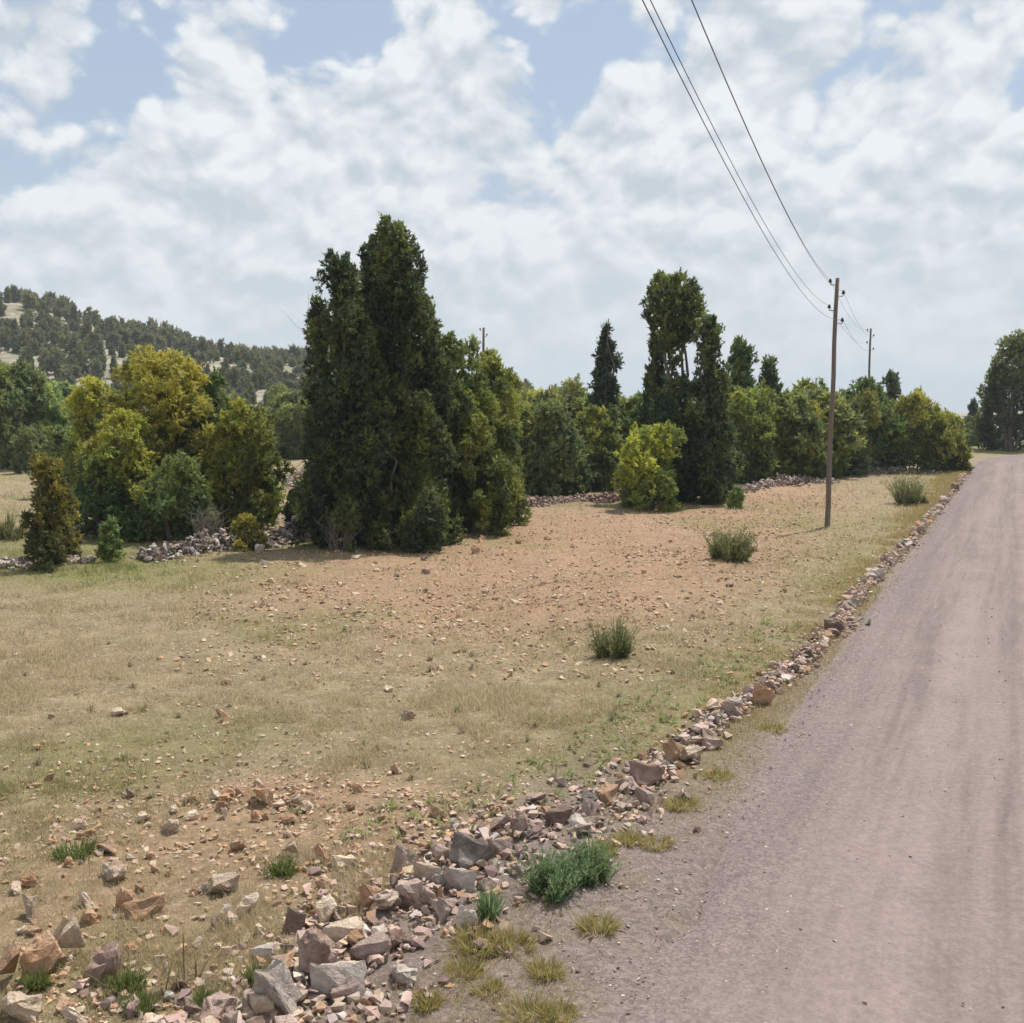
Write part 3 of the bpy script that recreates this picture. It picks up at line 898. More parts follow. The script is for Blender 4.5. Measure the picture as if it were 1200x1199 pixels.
tree('scrub_green', 1128, 528, 505, 40, 'green_bush', 'small green bush at the inner side of the road bend', 'bush', tint=(0.9, 1.0, 0.85), depth=76)
tree('scrub', 1222, 528, 470, 60, 'juniper_bush', 'bush beyond the dark trees at the road bend', 'bush', tint=(0.85, 0.95, 0.85), depth=78)

BACK = {}
for key, hh, ww in (('scrub', 2.9, 2.6), ('scrub_up', 3.2, 1.9), ('scrub_green', 2.8, 2.8), ('airy', 4.0, 1.8)):
    BACK[key] = (*grow(key, 300 + len(BACK), hh, ww, 16000 if key != 'airy' else 7000, (0.16, 0.08)), hh, ww)

# --- scrub further back, told apart only by where it stands
rng = random.Random(41)
LAB = {'scrub': 'mid green rounded juniper scrub further back behind the boundary bushes',
       'scrub_up': 'upright dull green juniper scrub further back behind the boundary bushes',
       'scrub_green': 'fresh green broad scrub bush further back behind the boundary bushes',
       'airy': 'thin airy young tree further back behind the boundary bushes'}
back = []
for i in range(34):                                # left, between clearing and hill
    back.append((rng.uniform(-30, 370), rng.uniform(46, 84), rng.uniform(1.9, 3.8)))
for i in range(46):                                # middle and right
    back.append((rng.uniform(590, 1110), rng.uniform(44, 88), rng.uniform(1.7, 3.2)))
back += [(8, 50, 5.4), (45, 52, 4.6), (80, 58, 4.6), (110, 60, 4.2), (245, 48, 4.4), (292, 44, 3.4), (340, 64, 4.2), (352, 72, 4.6), (326, 66, 4.0), (610, 36, 3.6), (632, 42, 4.2), (645, 40, 3.9),
         (668, 44, 3.8), (690, 42, 3.7), (728, 44, 3.6), (748, 40, 3.7), (925, 42, 3.8), (960, 44, 3.9), (985, 46, 3.8), (1040, 50, 3.4), (1090, 56, 3.4)]
for px, yy, hh in back:
    hh *= 0.88
    key = rng.choices(['scrub', 'scrub_up', 'scrub_green', 'airy'], [5, 3, 3, 1])[0]
    r = ray(px, 520)
    x = r.x * yy / r.y
    if float(road_lat(x, yy)[0]) < 2.5 or (312 < px < 378 and yy < 60):
        continue
    z0 = land_z(x, yy)
    top = proj(x, yy, z0 + hh)[1]
    wpx = hh * BACK[key][3] / BACK[key][2] * rng.uniform(0.85, 1.3) / yy * F
    g_ = rng.uniform(1.0, 1.5)
    tree(key, px, 0, float(top), wpx, {'scrub': 'juniper_bush', 'scrub_up': 'juniper_bush', 'scrub_green': 'green_bush', 'airy': 'thin_tree'}[key], LAB[key],
         'tree' if key == 'airy' else 'bush', tint=(g_, g_ * rng.uniform(0.95, 1.1), g_ * rng.uniform(0.8, 1.0)), depth=yy, rot=rng.uniform(0, 6.28), group='scrub behind the boundary: ' + key.replace('_', ' '), shared=BACK[key])

# --- hillside trees: trunk and crown too small to part
HILL = []
for i, (env, H, Wd, mat, st) in enumerate([('column', 3.2, 1.9, M_BLUE, 1.6), ('round', 2.7, 2.5, M_BLUE, 1.2), ('spire', 3.8, 1.9, M_BLUE, 1.5), ('dome', 2.3, 2.8, M_BLUE, 1.1), ('round', 3.2, 2.3, M_BLUE, 1.5)]):
    V, Fc, col, Lc, Lr = crown_arrays(70 + i, H, Wd, env, 22, 2600, leaf=(0.34, 0.17), stretch=st, warm=0.12, warm_top=0.15, lobe=0.2, t0=0.12)
    hm = np_mesh('hill_tree', V, Fc, cols=col)
    hm.materials.append(mat)
    tv, tf = tubes(trunk_paths(90 + i, H, Wd, Lc, 1, 0.13, 0.8, n_limb=4), 5)
    k0 = len(V)
    bm = bmesh.new(); bm.from_mesh(hm)
    vs = [bm.verts.new(v) for v in tv]
    for f in tf:
        nf = bm.faces.new([vs[j] for j in f]); nf.material_index = 1; nf.smooth = True
    bm.to_mesh(hm); bm.free()
    hm.materials.append(M_BARK)
    HILL.append(hm)
HLAB = ['upright grey green juniper on the pale hillside', 'rounded dark juniper on the pale hillside', 'pointed grey green conifer on the pale hillside',
        'low spreading dark bush on the pale hillside', 'dark green egg shaped juniper on the pale hillside']
HNAME = ['hillside_juniper', 'hillside_juniper', 'hillside_conifer', 'hillside_bush', 'hillside_juniper']
rng = random.Random(77)
placed = []
tries = 0
while len(placed) < 680 and tries < 30000:
    tries += 1
    yy = 95 + 150 * rng.random() ** 0.8
    px = rng.uniform(-40, 470) if rng.random() < 0.9 else rng.uniform(470, 640)
    x = (px - 600) / F * yy
    md = 1.6 if yy > 150 else 2.1
    if any((x - a) ** 2 + (yy - b_) ** 2 < md * md for a, b_ in placed):
        continue
    if mnoise.noise(Vector((x * 0.13, yy * 0.07, 0))) < -0.20 and rng.random() < 0.92:
        continue
    placed.append((x, yy))
placed.sort(key=lambda q: q[1])                    # the nearest show largest
LOW = [crown_arrays(70 + i, H, Wd, env, 14, 800, leaf=(0.55, 0.28), stretch=st, warm=0.12, warm_top=0.15, lobe=0.22, t0=0.05)[:3]
       for i, (env, H, Wd, st) in enumerate([('column', 3.2, 1.9, 1.6), ('round', 2.7, 2.5, 1.2), ('spire', 3.8, 1.9, 1.5), ('dome', 2.3, 2.8, 1.1), ('round', 3.2, 2.3, 1.5)])]
tally = {}
restV, restF, restC, rest_n = [], [], [], 0
for x, yy in placed:
    i = rng.choices(range(5), [3, 4, 2, 3, 3])[0]
    s = rng.uniform(0.6, 1.12)
    sc_z = s * rng.uniform(0.85, 1.2)
    rz = rng.uniform(0, 6.28)
    g_ = rng.uniform(1.0, 1.6)
    z_ = land_z(x, yy) - 0.1
    tally[HNAME[i]] = tally.get(HNAME[i], 0) + 1
    if tally[HNAME[i]] > 290:
        v, f, c = LOW[i]
        cr, sr = math.cos(rz) * s, math.sin(rz) * s
        restV.append(np.stack([v[:, 0] * cr - v[:, 1] * sr + x, v[:, 0] * sr + v[:, 1] * cr + yy, v[:, 2] * sc_z + z_], 1))
        restF.append(f + rest_n); restC.append(c); rest_n += len(v)
        continue
    o = link(HNAME[i], HILL[i], label=HLAB[i], cat='bush' if i == 3 else 'tree', group='trees on the hillside: ' + ['upright', 'rounded', 'pointed', 'low', 'egg shaped'][i])
    o.location = (x, yy, z_)
    o.scale = (s, s, sc_z)
    o.rotation_euler = (0, 0, rz)
    o.color = (g_ * 1.12, g_ * 1.05, g_ * rng.uniform(0.7, 0.95), 1)
o = link('hillside_scrub', np_mesh('hillside_scrub', np.concatenate(restV), np.concatenate(restF), cols=np.concatenate(restC)), M_BLUE, kind='stuff',
         label='far juniper scrub along the ridge of the pale hill', cat='scrub')
o.color = (1.4, 1.3, 1.05, 1)


# dead twigs
def twigs(name, px, base_y, h_px, w_px, n, label, cat, seed, lift=0.0, r=0.012):
    rnd = random.Random(seed)
    q = G(px, base_y); yy = q[1]
    H = h_px / F * yy; Wd = w_px / F * yy
    paths = []
    for i in range(n):
        a = rnd.uniform(0, 6.28); rr_ = Wd / 2 * math.sqrt(rnd.random())
        p0 = Vector((math.cos(a) * rr_ * 0.35, math.sin(a) * rr_ * 0.35, -0.05))
        p1 = Vector((math.cos(a) * rr_, math.sin(a) * rr_, H * rnd.uniform(0.5, 1.0)))
        main = limb(p0, p1, r, r * 0.35, rnd, 0.06, 6)
        paths.append(main)
        for j in range(4):
            s0 = main[0][rnd.randint(2, 4)]
            paths.append(limb(s0, s0 + Vector((rnd.gauss(0, .25), rnd.gauss(0, .25), rnd.uniform(0.1, 0.4))) * H * 0.5, r * 0.5, r * 0.2, rnd, 0.08, 4))
    tv, tf = tubes(paths, 4)
    return link(name, np_mesh(name, tv, tf, smooth=True), M_DEAD, label=label, cat=cat, loc=(q[0], q[1], gz(*q) + lift))


twigs('dead_bush', 243, 640, 52, 46, 34, 'grey leafless dead bush behind the grey rubble wall', 'bush', 1)
twigs('dead_bush', 398, 646, 54, 56, 40, 'dry leafless brown brush at the foot of the tall dark junipers', 'bush', 2)
twigs('dead_bush', 374, 628, 290, 20, 5, 'tall bare grey twigs rising beside the thin dark juniper', 'bush', 3, r=0.010)
twigs('dead_bush', 600, 603, 50, 36, 26, 'dry brown twigs at the foot of the rounded yellow green juniper', 'bush', 4)
twigs('dead_bush', 735, 590, 46, 40, 26, 'grey dry brush beside the bright yellow green rounded bush', 'bush', 5)
twigs('dead_bush', 1005, 556, 28, 60, 26, 'grey dry brush behind the stones near the utility pole', 'bush', 6)


# ------------------------------------------------------------------ utility poles and wires
def pole(px, base_y, top_y, label, lean_px=0, depth=None, xy=None, height=None, r=(0.068, 0.048), ins=True, name='utility_pole', zs=(0.09, 0.37, 0.72, 1.05), arm=0.17):
    if xy is None:
        if depth is None:
            q = G(px, base_y)
        else:
            rr_ = ray(px, base_y); q = np.array([rr_.x * depth / rr_.y, depth])
    else:
        q = np.array(xy)
    z0 = gz(*q)
    if height is None:
        rt = ray(px, top_y)
        height = CAM_H + rt.z * (q[1] / rt.y) - z0
    e = bpy.data.objects.new(name, None); COL.objects.link(e)
    e.location = (q[0], q[1], z0)
    tag(e, label, 'utility pole')
    lx = lean_px / F * q[1]
    n_ = 9
    pts = [(lx * i / (n_ - 1) + 0.012 * math.sin(i * 1.7), 0, -0.3 + (height + 0.3) * i / (n_ - 1)) for i in range(n_)]
    tv, tf = tubes([(pts, [r[0] + (r[1] - r[0]) * i / (n_ - 1) for i in range(n_)])], 12)
    bm = bmesh.new()
    vs = [bm.verts.new(v) for v in tv]
    for f in tf:
        bm.faces.new([vs[j] for j in f]).smooth = True
    bm.faces.new(vs[-12:])
    me_ = bpy.data.meshes.new('post'); bm.to_mesh(me_); bm.free()
    link('post', me_, M_POLE, parent=e)
    tips = []
    if ins:
        for i, dz in enumerate(zs):
            side = -1 if i % 2 == 0 else 1
            zc = height - dz
            xc = lx * zc / height
            x1 = xc + side * arm
            tv, tf = tubes([([(xc + side * 0.03, 0, zc - 0.07), (x1 - side * 0.02, 0, zc - 0.075), (x1, 0, zc - 0.05), (x1, 0, zc + 0.02)], [0.011] * 4)], 6)
            # bell-shaped porcelain
            prof = [(0.0, 0.075), (0.022, 0.073), (0.030, 0.055), (0.026, 0.040), (0.036, 0.030), (0.047, -0.015), (0.030, -0.018), (0.0, -0.015)]
            pv, pf = [], []
            for a_, (rr_, zz_) in enumerate(prof):
                for k_ in range(12):
                    th = 2 * math.pi * k_ / 12
                    pv.append((x1 + rr_ * math.cos(th), rr_ * math.sin(th), zc + zz_))
            for a_ in range(len(prof) - 1):
                for k_ in range(12):
                    pf.append((a_ * 12 + k_, a_ * 12 + (k_ + 1) % 12, a_ * 12 + 12 + (k_ + 1) % 12, a_ * 12 + 12 + k_))
            io = link('insulator', np_mesh('insulator', pv, pf, smooth=True), M_PORC, parent=e)
            link('bracket', np_mesh('bracket', tv, tf, smooth=True), M_WIRE, parent=io)
            tips.append(Vector((q[0] + x1, q[1], z0 + zc + 0.047)))
    return q, tips


p1, tips1 = pole(969, 616, 326, 'leaning brown wooden utility pole standing in the dry field', lean_px=3)
p2, tips2 = pole(1015, 540, 385, 'distant wooden utility pole rising above the broad dark green bush', depth=54.0)
pole(567, 520, 384, 'thin distant wooden pole rising behind the rounded yellow green juniper', depth=52, r=(0.08, 0.06))
pd = (p1 - p2) / np.linalg.norm(p1 - p2)
p0 = np.array([-3.40, -5.0])
p0_, tips0 = pole(0, 0, 0, 'near wooden utility pole from which the overhead wires start', xy=p0, height=7.55, zs=(0.10, 0.30, 0.50, 0.70), arm=0.06)




def wire(a, b_, sag, label, group):
    pts = []
    for i in range(33):
        t_ = i / 32
        q = a.lerp(b_, t_)
        q.z -= 4 * sag * t_ * (1 - t_)
        pts.append(q)
    tv, tf = tubes([(pts, [0.0036] * 33)], 5)
    link('overhead_wire', np_mesh('overhead_wire', tv, tf, smooth=True), M_WIRE, label=label, cat='wire', group=group)


NTH = ['topmost', 'second', 'third', 'lowest']
for i in range(4):
    wire(tips0[i], tips1[i], (0.88, 1.12, 0.98, 1.22)[i], NTH[i] + ' wire running overhead to the leaning pole in the field', 'wires over the field')
for i in range(4):
    wire(tips1[i], tips2[i], 0.40, NTH[i] + ' wire between the leaning pole and the distant pole', 'wires to the distant pole')


# ------------------------------------------------------------------ stones
def rock_mesh(seed, n=13, sq=(1, 0.8, 0.7), rough=0.0, sub=0):
    rnd = random.Random(seed)
    bm = bmesh.new()
    for i in range(n):
        v = Vector((rnd.gauss(0, 1), rnd.gauss(0, 1), rnd.gauss(0, 1))).normalized()
        v = Vector([math.copysign(abs(c) ** 0.75, c) for c in v])
        v *= rnd.uniform(0.75, 1.05)
        bm.verts.new((v.x * sq[0] * .5, v.y * sq[1] * .5, v.z * sq[2] * .5))
    r_ = bmesh.ops.convex_hull(bm, input=bm.verts)
    bmesh.ops.delete(bm, geom=[g for g in r_['geom_interior'] if isinstance(g, bmesh.types.BMVert)], context='VERTS')
    if sub:
        bmesh.ops.bevel(bm, geom=list(bm.edges), offset=0.018, segments=1, affect='EDGES')
        bmesh.ops.triangulate(bm, faces=bm.faces)
        bmesh.ops.subdivide_edges(bm, edges=[e for e in bm.edges if e.calc_length() > 0.16], cuts=sub, use_grid_fill=True)
        for v in bm.verts:
            o_ = Vector((seed * 3.1, 0, 0))
            v.co += v.co.normalized() * (mnoise.noise(v.co * 3.0 + o_) * 0.08 + mnoise.noise(v.co * 7 + o_) * 0.06 + mnoise.noise(v.co * 15 + o_) * 0.03) * rough
    bmesh.ops.triangulate(bm, faces=bm.faces)
    bmesh.ops.recalc_face_normals(bm, faces=bm.faces)
    me_ = bpy.data.meshes.new('stone'); bm.to_mesh(me_); bm.free()
    return me_


SMALL = [rock_mesh(i, 9 + i % 4, (1, 0.65 + 0.1 * (i % 4), 0.5 + 0.08 * (i % 5)), 1.3, 1) for i in range(16)]
MED = [rock_mesh(100 + i, 9 + i % 4, (1, 0.68 + 0.08 * (i % 4), 0.6 + 0.08 * (i % 5)), 1.6, 2) for i in range(14)]


def variants(meshes, matname):
    out_ = []
    for m_ in meshes:
        c = m_.copy(); c.materials.append(ROCK[matname]); out_.append(c)
    return out_


SM = {k_: variants(SMALL, k_) for k_ in ROCK}
MD = {k_: variants(MED, k_) for k_ in ROCK}


def tri_arrays(me_):
    v = np.empty(len(me_.vertices) * 3); me_.vertices.foreach_get('co', v)
    f = np.empty(len(me_.loops), np.int32); me_.loops.foreach_get('vertex_index', f)
    return v.reshape(-1, 3), f.reshape(-1, 3)


SA = [tri_arrays(m_) for m_ in [rock_mesh(300 + i, 8 + i % 3, (1, 0.75, 0.6)) for i in range(10)]]


def rubble(name, pts, sizes, cols, mat=M_RUBBLE, parent=None, seed=0, **kw):
    """many stones too small to pick apart, one mesh"""
    rng_ = np.random.default_rng(seed)
    V, Fc, C = [], [], []
    off = 0
    grp = rng_.integers(0, len(SA), len(pts))
    for g_ in range(len(SA)):
        idx = np.where(grp == g_)[0]
        if not len(idx): continue
        v, f = SA[g_]
        n_ = len(idx)
        a = rng_.uniform(0, 2 * np.pi, n_); t_ = rng_.normal(0, 0.5, n_)
        ca, sa, ct, st_ = np.cos(a), np.sin(a), np.cos(t_), np.sin(t_)
        x = v[None, :, 0] * np.ones((n_, 1)); y = v[None, :, 1] * np.ones((n_, 1)); z = v[None, :, 2] * np.ones((n_, 1))
        x, z = x * ct[:, None] + z * st_[:, None], -x * st_[:, None] + z * ct[:, None]
        x, y = x * ca[:, None] - y * sa[:, None], x * sa[:, None] + y * ca[:, None]
        q = np.stack([x, y, z], 2) * sizes[idx][:, None, None] + pts[idx][:, None, :]
        V.append(q.reshape(-1, 3)); C.append(np.repeat(cols[idx], len(v), 0))
        Fc.append((f[None] + (np.arange(n_) * len(v))[:, None, None] + off).reshape(-1, 3))
        off += n_ * len(v)
    me_ = np_mesh(name, np.concatenate(V), np.concatenate(Fc), cols=np.concatenate(C))
    return link(name, me_, mat, parent=parent, **kw)


STONE_COL = {'grey': (0.46, 0.40, 0.36), 'purple': (0.25, 0.175, 0.155), 'orange': (0.42, 0.265, 0.165), 'cream': (0.49, 0.38, 0.27), 'pink': (0.43, 0.32, 0.265), 'lichen_shade': (0.22, 0.19, 0.17)}  # last tone is the weathered wall stone with shade painted in


def pick_cols(rng_, n_, weights):
    ks = list(weights)
    w = np.array([weights[k_] for k_ in ks], float); w /= w.sum()
    c = np.array([STONE_COL[k_] for k_ in ks])[rng_.choice(len(ks), n_, p=w)]
    return np.clip(c * rng_.uniform(0.8, 1.18, (n_, 1)) * rng_.normal(1, 0.03, (n_, 3)), 0.02, 0.8)


rnd = random.Random(9)


def put_stone(px, py, w_px, h_px, kind, parent=None, label=None, group=None, rot=None, tilt=None, name=None, med=True, sink=0.22, lift=0.0, seed=None):
    q = G(px, py)
    d = math.hypot(q[0], q[1])
    w = w_px / F * q[1] * 1.02
    h = h_px / F * math.hypot(d, CAM_H)
    pool = MD[kind] if med else SM[kind]
    r_ = random.Random(seed if seed is not None else int(px * 7 + py * 13))
    me_ = pool[r_.randrange(len(pool))]
    o = link(name or 'stone', me_, parent=parent, label=label, cat='stone' if label else None, group=group)
    dims = [max(v.co[i] for v in me_.vertices) - min(v.co[i] for v in me_.vertices) for i in range(3)]
    sx = w / dims[0]
    sz = max(0.35 * sx, h / dims[2] * 0.95)
    o.scale = (sx, sx * r_.uniform(0.8, 1.05), sz)
    o.rotation_euler = (tilt[0] if tilt else r_.gauss(0, 0.16), tilt[1] if tilt else r_.gauss(0, 0.16), rot if rot is not None else r_.gauss(0, 0.5))
    o.location = (q[0], q[1], gz(*q) + dims[2] * sz * (0.5 - sink) + lift)
    return o


# the row of stones along the road
ROW_PX = [(262, 1230), (330, 1175), (400, 1120), (455, 1078), (505, 1040), (552, 1008), (610, 975), (662, 955), (712, 935), (760, 908), (800, 880), (845, 838), (897, 810), (945, 772), (980, 735), (1002, 700),
          (1028, 672), (1062, 640), (1090, 606), (1116, 577), (1131, 553)]
row = np.array([G(*p_) for p_ in ROW_PX])
row_r, row_s = resample(row, 0.05)
rtan = np.gradient(row_r, axis=0); rtan /= np.linalg.norm(rtan, axis=1)[:, None]
rnor = np.stack([rtan[:, 1], -rtan[:, 0]], 1)
row_e = bpy.data.objects.new('stone_row', None); COL.objects.link(row_e)
tag(row_e, 'low tumbled dry stone row running along the gravel road edge', 'stone wall')

HERO = [  # px, py (foot), width, height, kind
    (327, 1190, 60, 78, 'grey'), (398, 1172, 92, 62, 'grey'), (372, 1140, 54, 66, 'purple'), (400, 1098, 58, 42, 'cream'), (470, 1150, 42, 30, 'grey'),
    (383, 1076, 30, 36, 'cream'), (344, 1092, 34, 42, 'purple'), (436, 1062, 40, 40, 'orange'), (447, 1068, 36, 30, 'pink'), (552, 1016, 54, 52, 'lichen_shade'),
    (538, 1048, 56, 42, 'grey'), (498, 1038, 50, 36, 'cream'), (470, 1022, 34, 46, 'pink'), (482, 1062, 44, 40, 'pink'), (524, 1078, 38, 34, 'pink'),
    (585, 1004, 40, 32, 'pink'), (609, 978, 24, 40, 'purple'), (656, 962, 36, 30, 'purple'), (691, 952, 26, 30, 'pink'), (715, 936, 34, 28, 'orange'),
    (757, 920, 40, 44, 'purple'), (791, 896, 32, 42, 'orange'), (812, 892, 32, 24, 'cream'), (835, 878, 26, 20, 'pink'), (857, 840, 38, 34, 'pink'), (893, 826, 30, 32, 'orange'),
    (908, 812, 26, 22, 'purple'), (930, 790, 26, 22, 'lichen_shade'), (950, 774, 22, 18, 'lichen_shade'), (976, 742, 26, 24, 'purple'), (1028, 680, 20, 20, 'grey'), (1040, 662, 16, 14, 'purple'),
    (1060, 645, 16, 14, 'lichen_shade'), (1078, 626, 14, 12, 'pink'), (1092, 606, 12, 12, 'grey'), (432, 1120, 60, 40, 'pink'), (420, 1150, 34, 26, 'grey'), (545, 1090, 30, 34, 'grey'), (1120, 575, 14, 12, 'purple'), (1108, 590, 12, 10, 'grey'),
]
for px, py, w, h, kd in HERO:
    put_stone(px, py, w * 0.9, h * 0.9, kd, parent=row_e, sink=0.2)
rng = np.random.default_rng(21)
L = row_s[-1]
n_parts = 300 - len(HERO)


def row_point(s, off):
    i = int(np.clip(s / L * (len(row_r) - 1), 0, len(row_r) - 1))
    return row_r[i] + rnor[i] * off


def row_half(s):
    dd = np.hypot(*row_point(s, 0))
    return 0.085 + 0.36 * float(smoothstep(9.8, 6.6, dd)) + 0.06 * math.sin(s * 1.3) ** 2


for i in range(n_parts):
    s = L * rng.random() ** (2.4 if i % 2 else 1.5)
    off = rng.normal(0, 0.6) * row_half(s)
    q = row_point(s, off)
    size = rng.uniform(0.09, 0.20) * (1.0 if s < 12 else 1.2)
    kd = rng.choice(['pink', 'cream', 'purple', 'orange', 'grey', 'lichen_shade'], p=[.42, .13, .16, .14, .10, .05])
    me_ = SM[kd][rng.integers(0, len(SMALL))]
    o = link('stone', me_, parent=row_e)
    o.scale = (size, size * rng.uniform(.8, 1.1), size * rng.uniform(.8, 1.3))
    o.rotation_euler = (rng.normal(0, .35), rng.normal(0, .35), rng.uniform(0, 6.28))
    o.location = (q[0], q[1], gz(*q) + size * 0.22 + max(0, 0.07 * (1 - abs(off) / 0.3)) * rng.random())
n_ = 8500
s = L * np.where(rng.random(n_) < 0.5, rng.random(n_) ** 2.3, rng.random(n_) ** 1.3)
off = np.array([rng.normal(0.03, 0.75) * row_half(v) for v in s])
q = np.array([row_point(a, b_) for a, b_ in zip(s, off)])
sz = rng.uniform(0.025, 0.12, n_) * rng.uniform(0.5, 1.2, n_)
pz = ground_z(q[:, 0], q[:, 1]) + sz * 0.2 + np.clip(0.05 * (1 - np.abs(off) / 0.3), 0, 1) * rng.random(n_)
rubble('rubble', np.stack([q[:, 0], q[:, 1], pz], 1), sz, pick_cols(rng, n_, {'pink': 6, 'cream': 1, 'purple': 3, 'orange': 1.2, 'grey': 1.2}), parent=row_e, seed=4, kind='stuff')


# old rubble walls along the far side of the field
def rubble_wall(px_pts, half_w, h, n_part, n_small, weights, label, seed, size=(0.10, 0.24)):
    rng_ = np.random.default_rng(seed)
    pts = np.array([G(*p_) for p_ in px_pts])
    rs, ss = resample(pts, 0.05)
    tg = np.gradient(rs, axis=0); tg /= np.linalg.norm(tg, axis=1)[:, None]
    nn = np.stack([tg[:, 1], -tg[:, 0]], 1)
    e = bpy.data.objects.new('rubble_wall', None); COL.objects.link(e)
    tag(e, label, 'stone wall')
    ks = list(weights); w = np.array([weights[k_] for k_ in ks], float); w /= w.sum()

    def spot():
        i = rng_.integers(0, len(rs)); o_ = np.clip(rng_.normal(0, 0.5), -1.3, 1.3)
        q_ = rs[i] + nn[i] * o_ * half_w
        hh = h * max(0.0, 1 - abs(o_)) * (0.65 + 0.35 * math.sin(i * 0.05 + seed))
        return q_, hh
    for i in range(n_part):
        q_, hh = spot()
        sz_ = rng_.uniform(*size)
        o = link('stone', SM[ks[rng_.choice(len(ks), p=w)]][rng_.integers(0, len(SMALL))], parent=e)
        o.scale = (sz_, sz_ * rng_.uniform(.75, 1.1), sz_ * rng_.uniform(.8, 1.2))
        o.rotation_euler = (rng_.normal(0, .4), rng_.normal(0, .4), rng_.uniform(0, 6.28))
        o.location = (q_[0], q_[1], gz(*q_) + sz_ * 0.2 + hh * rng_.uniform(0.25, 1.0))
    P_, S_ = [], []
    for i in range(n_small):
        q_, hh = spot()
        sz_ = rng_.uniform(0.06, 0.16)
        P_.append((q_[0], q_[1], gz(*q_) + sz_ * 0.2 + hh * rng_.random() * 0.9)); S_.append(sz_)
    rubble('rubble', np.array(P_), np.array(S_), pick_cols(rng_, n_small, weights), parent=e, seed=seed, kind='stuff')


rubble_wall([(165, 656), (210, 651), (260, 644), (300, 640), (338, 634)], 0.42, 0.38, 230, 900, {'lichen_shade': 5, 'grey': 3, 'purple': 1}, 'grey rubble wall at the foot of the golden bushes', 31)
rubble_wall([(338, 632), (362, 620), (382, 610), (400, 606)], 0.5, 0.5, 150, 600, {'lichen_shade': 3, 'purple': 4, 'grey': 1}, 'dark rubble heap at the foot of the thin dark juniper', 32)
rubble_wall([(335, 575), (350, 556), (368, 548)], 0.5, 0.35, 80, 300, {'lichen_shade': 4, 'grey': 3, 'purple': 2}, 'distant grey rubble in the gap between the golden bushes and the junipers', 33)
rubble_wall([(610, 594), (640, 590), (675, 586), (720, 588)], 0.5, 0.42, 230, 900, {'purple': 6, 'lichen_shade': 2, 'pink': 1}, 'reddish brown rubble wall beside the bright yellow green rounded bush', 34)
rubble_wall([(862, 578), (890, 572), (930, 568), (975, 565)], 0.5, 0.45, 180, 700, {'lichen_shade': 5, 'grey': 3, 'pink': 2}, 'pale grey rubble wall behind the utility pole', 35)
rubble_wall([(985, 556), (1020, 555), (1060, 553), (1105, 556)], 0.6, 0.35, 120, 600, {'lichen_shade': 4, 'pink': 3, 'grey': 2}, 'tumbled stones below the broom shrubs near the road', 36)
rubble_wall([(-12, 664), (12, 662), (34, 660)], 0.35, 0.22, 50, 160, {'lichen_shade': 3, 'grey': 3}, 'short stretch of low stones beside the lone upright bush', 37)
rubble_wall([(85, 660), (104, 660)], 0.22, 0.12, 22, 60, {'lichen_shade': 3, 'grey': 3, 'cream': 2}, 'few pale stones between the lone upright bush and the sapling', 38)

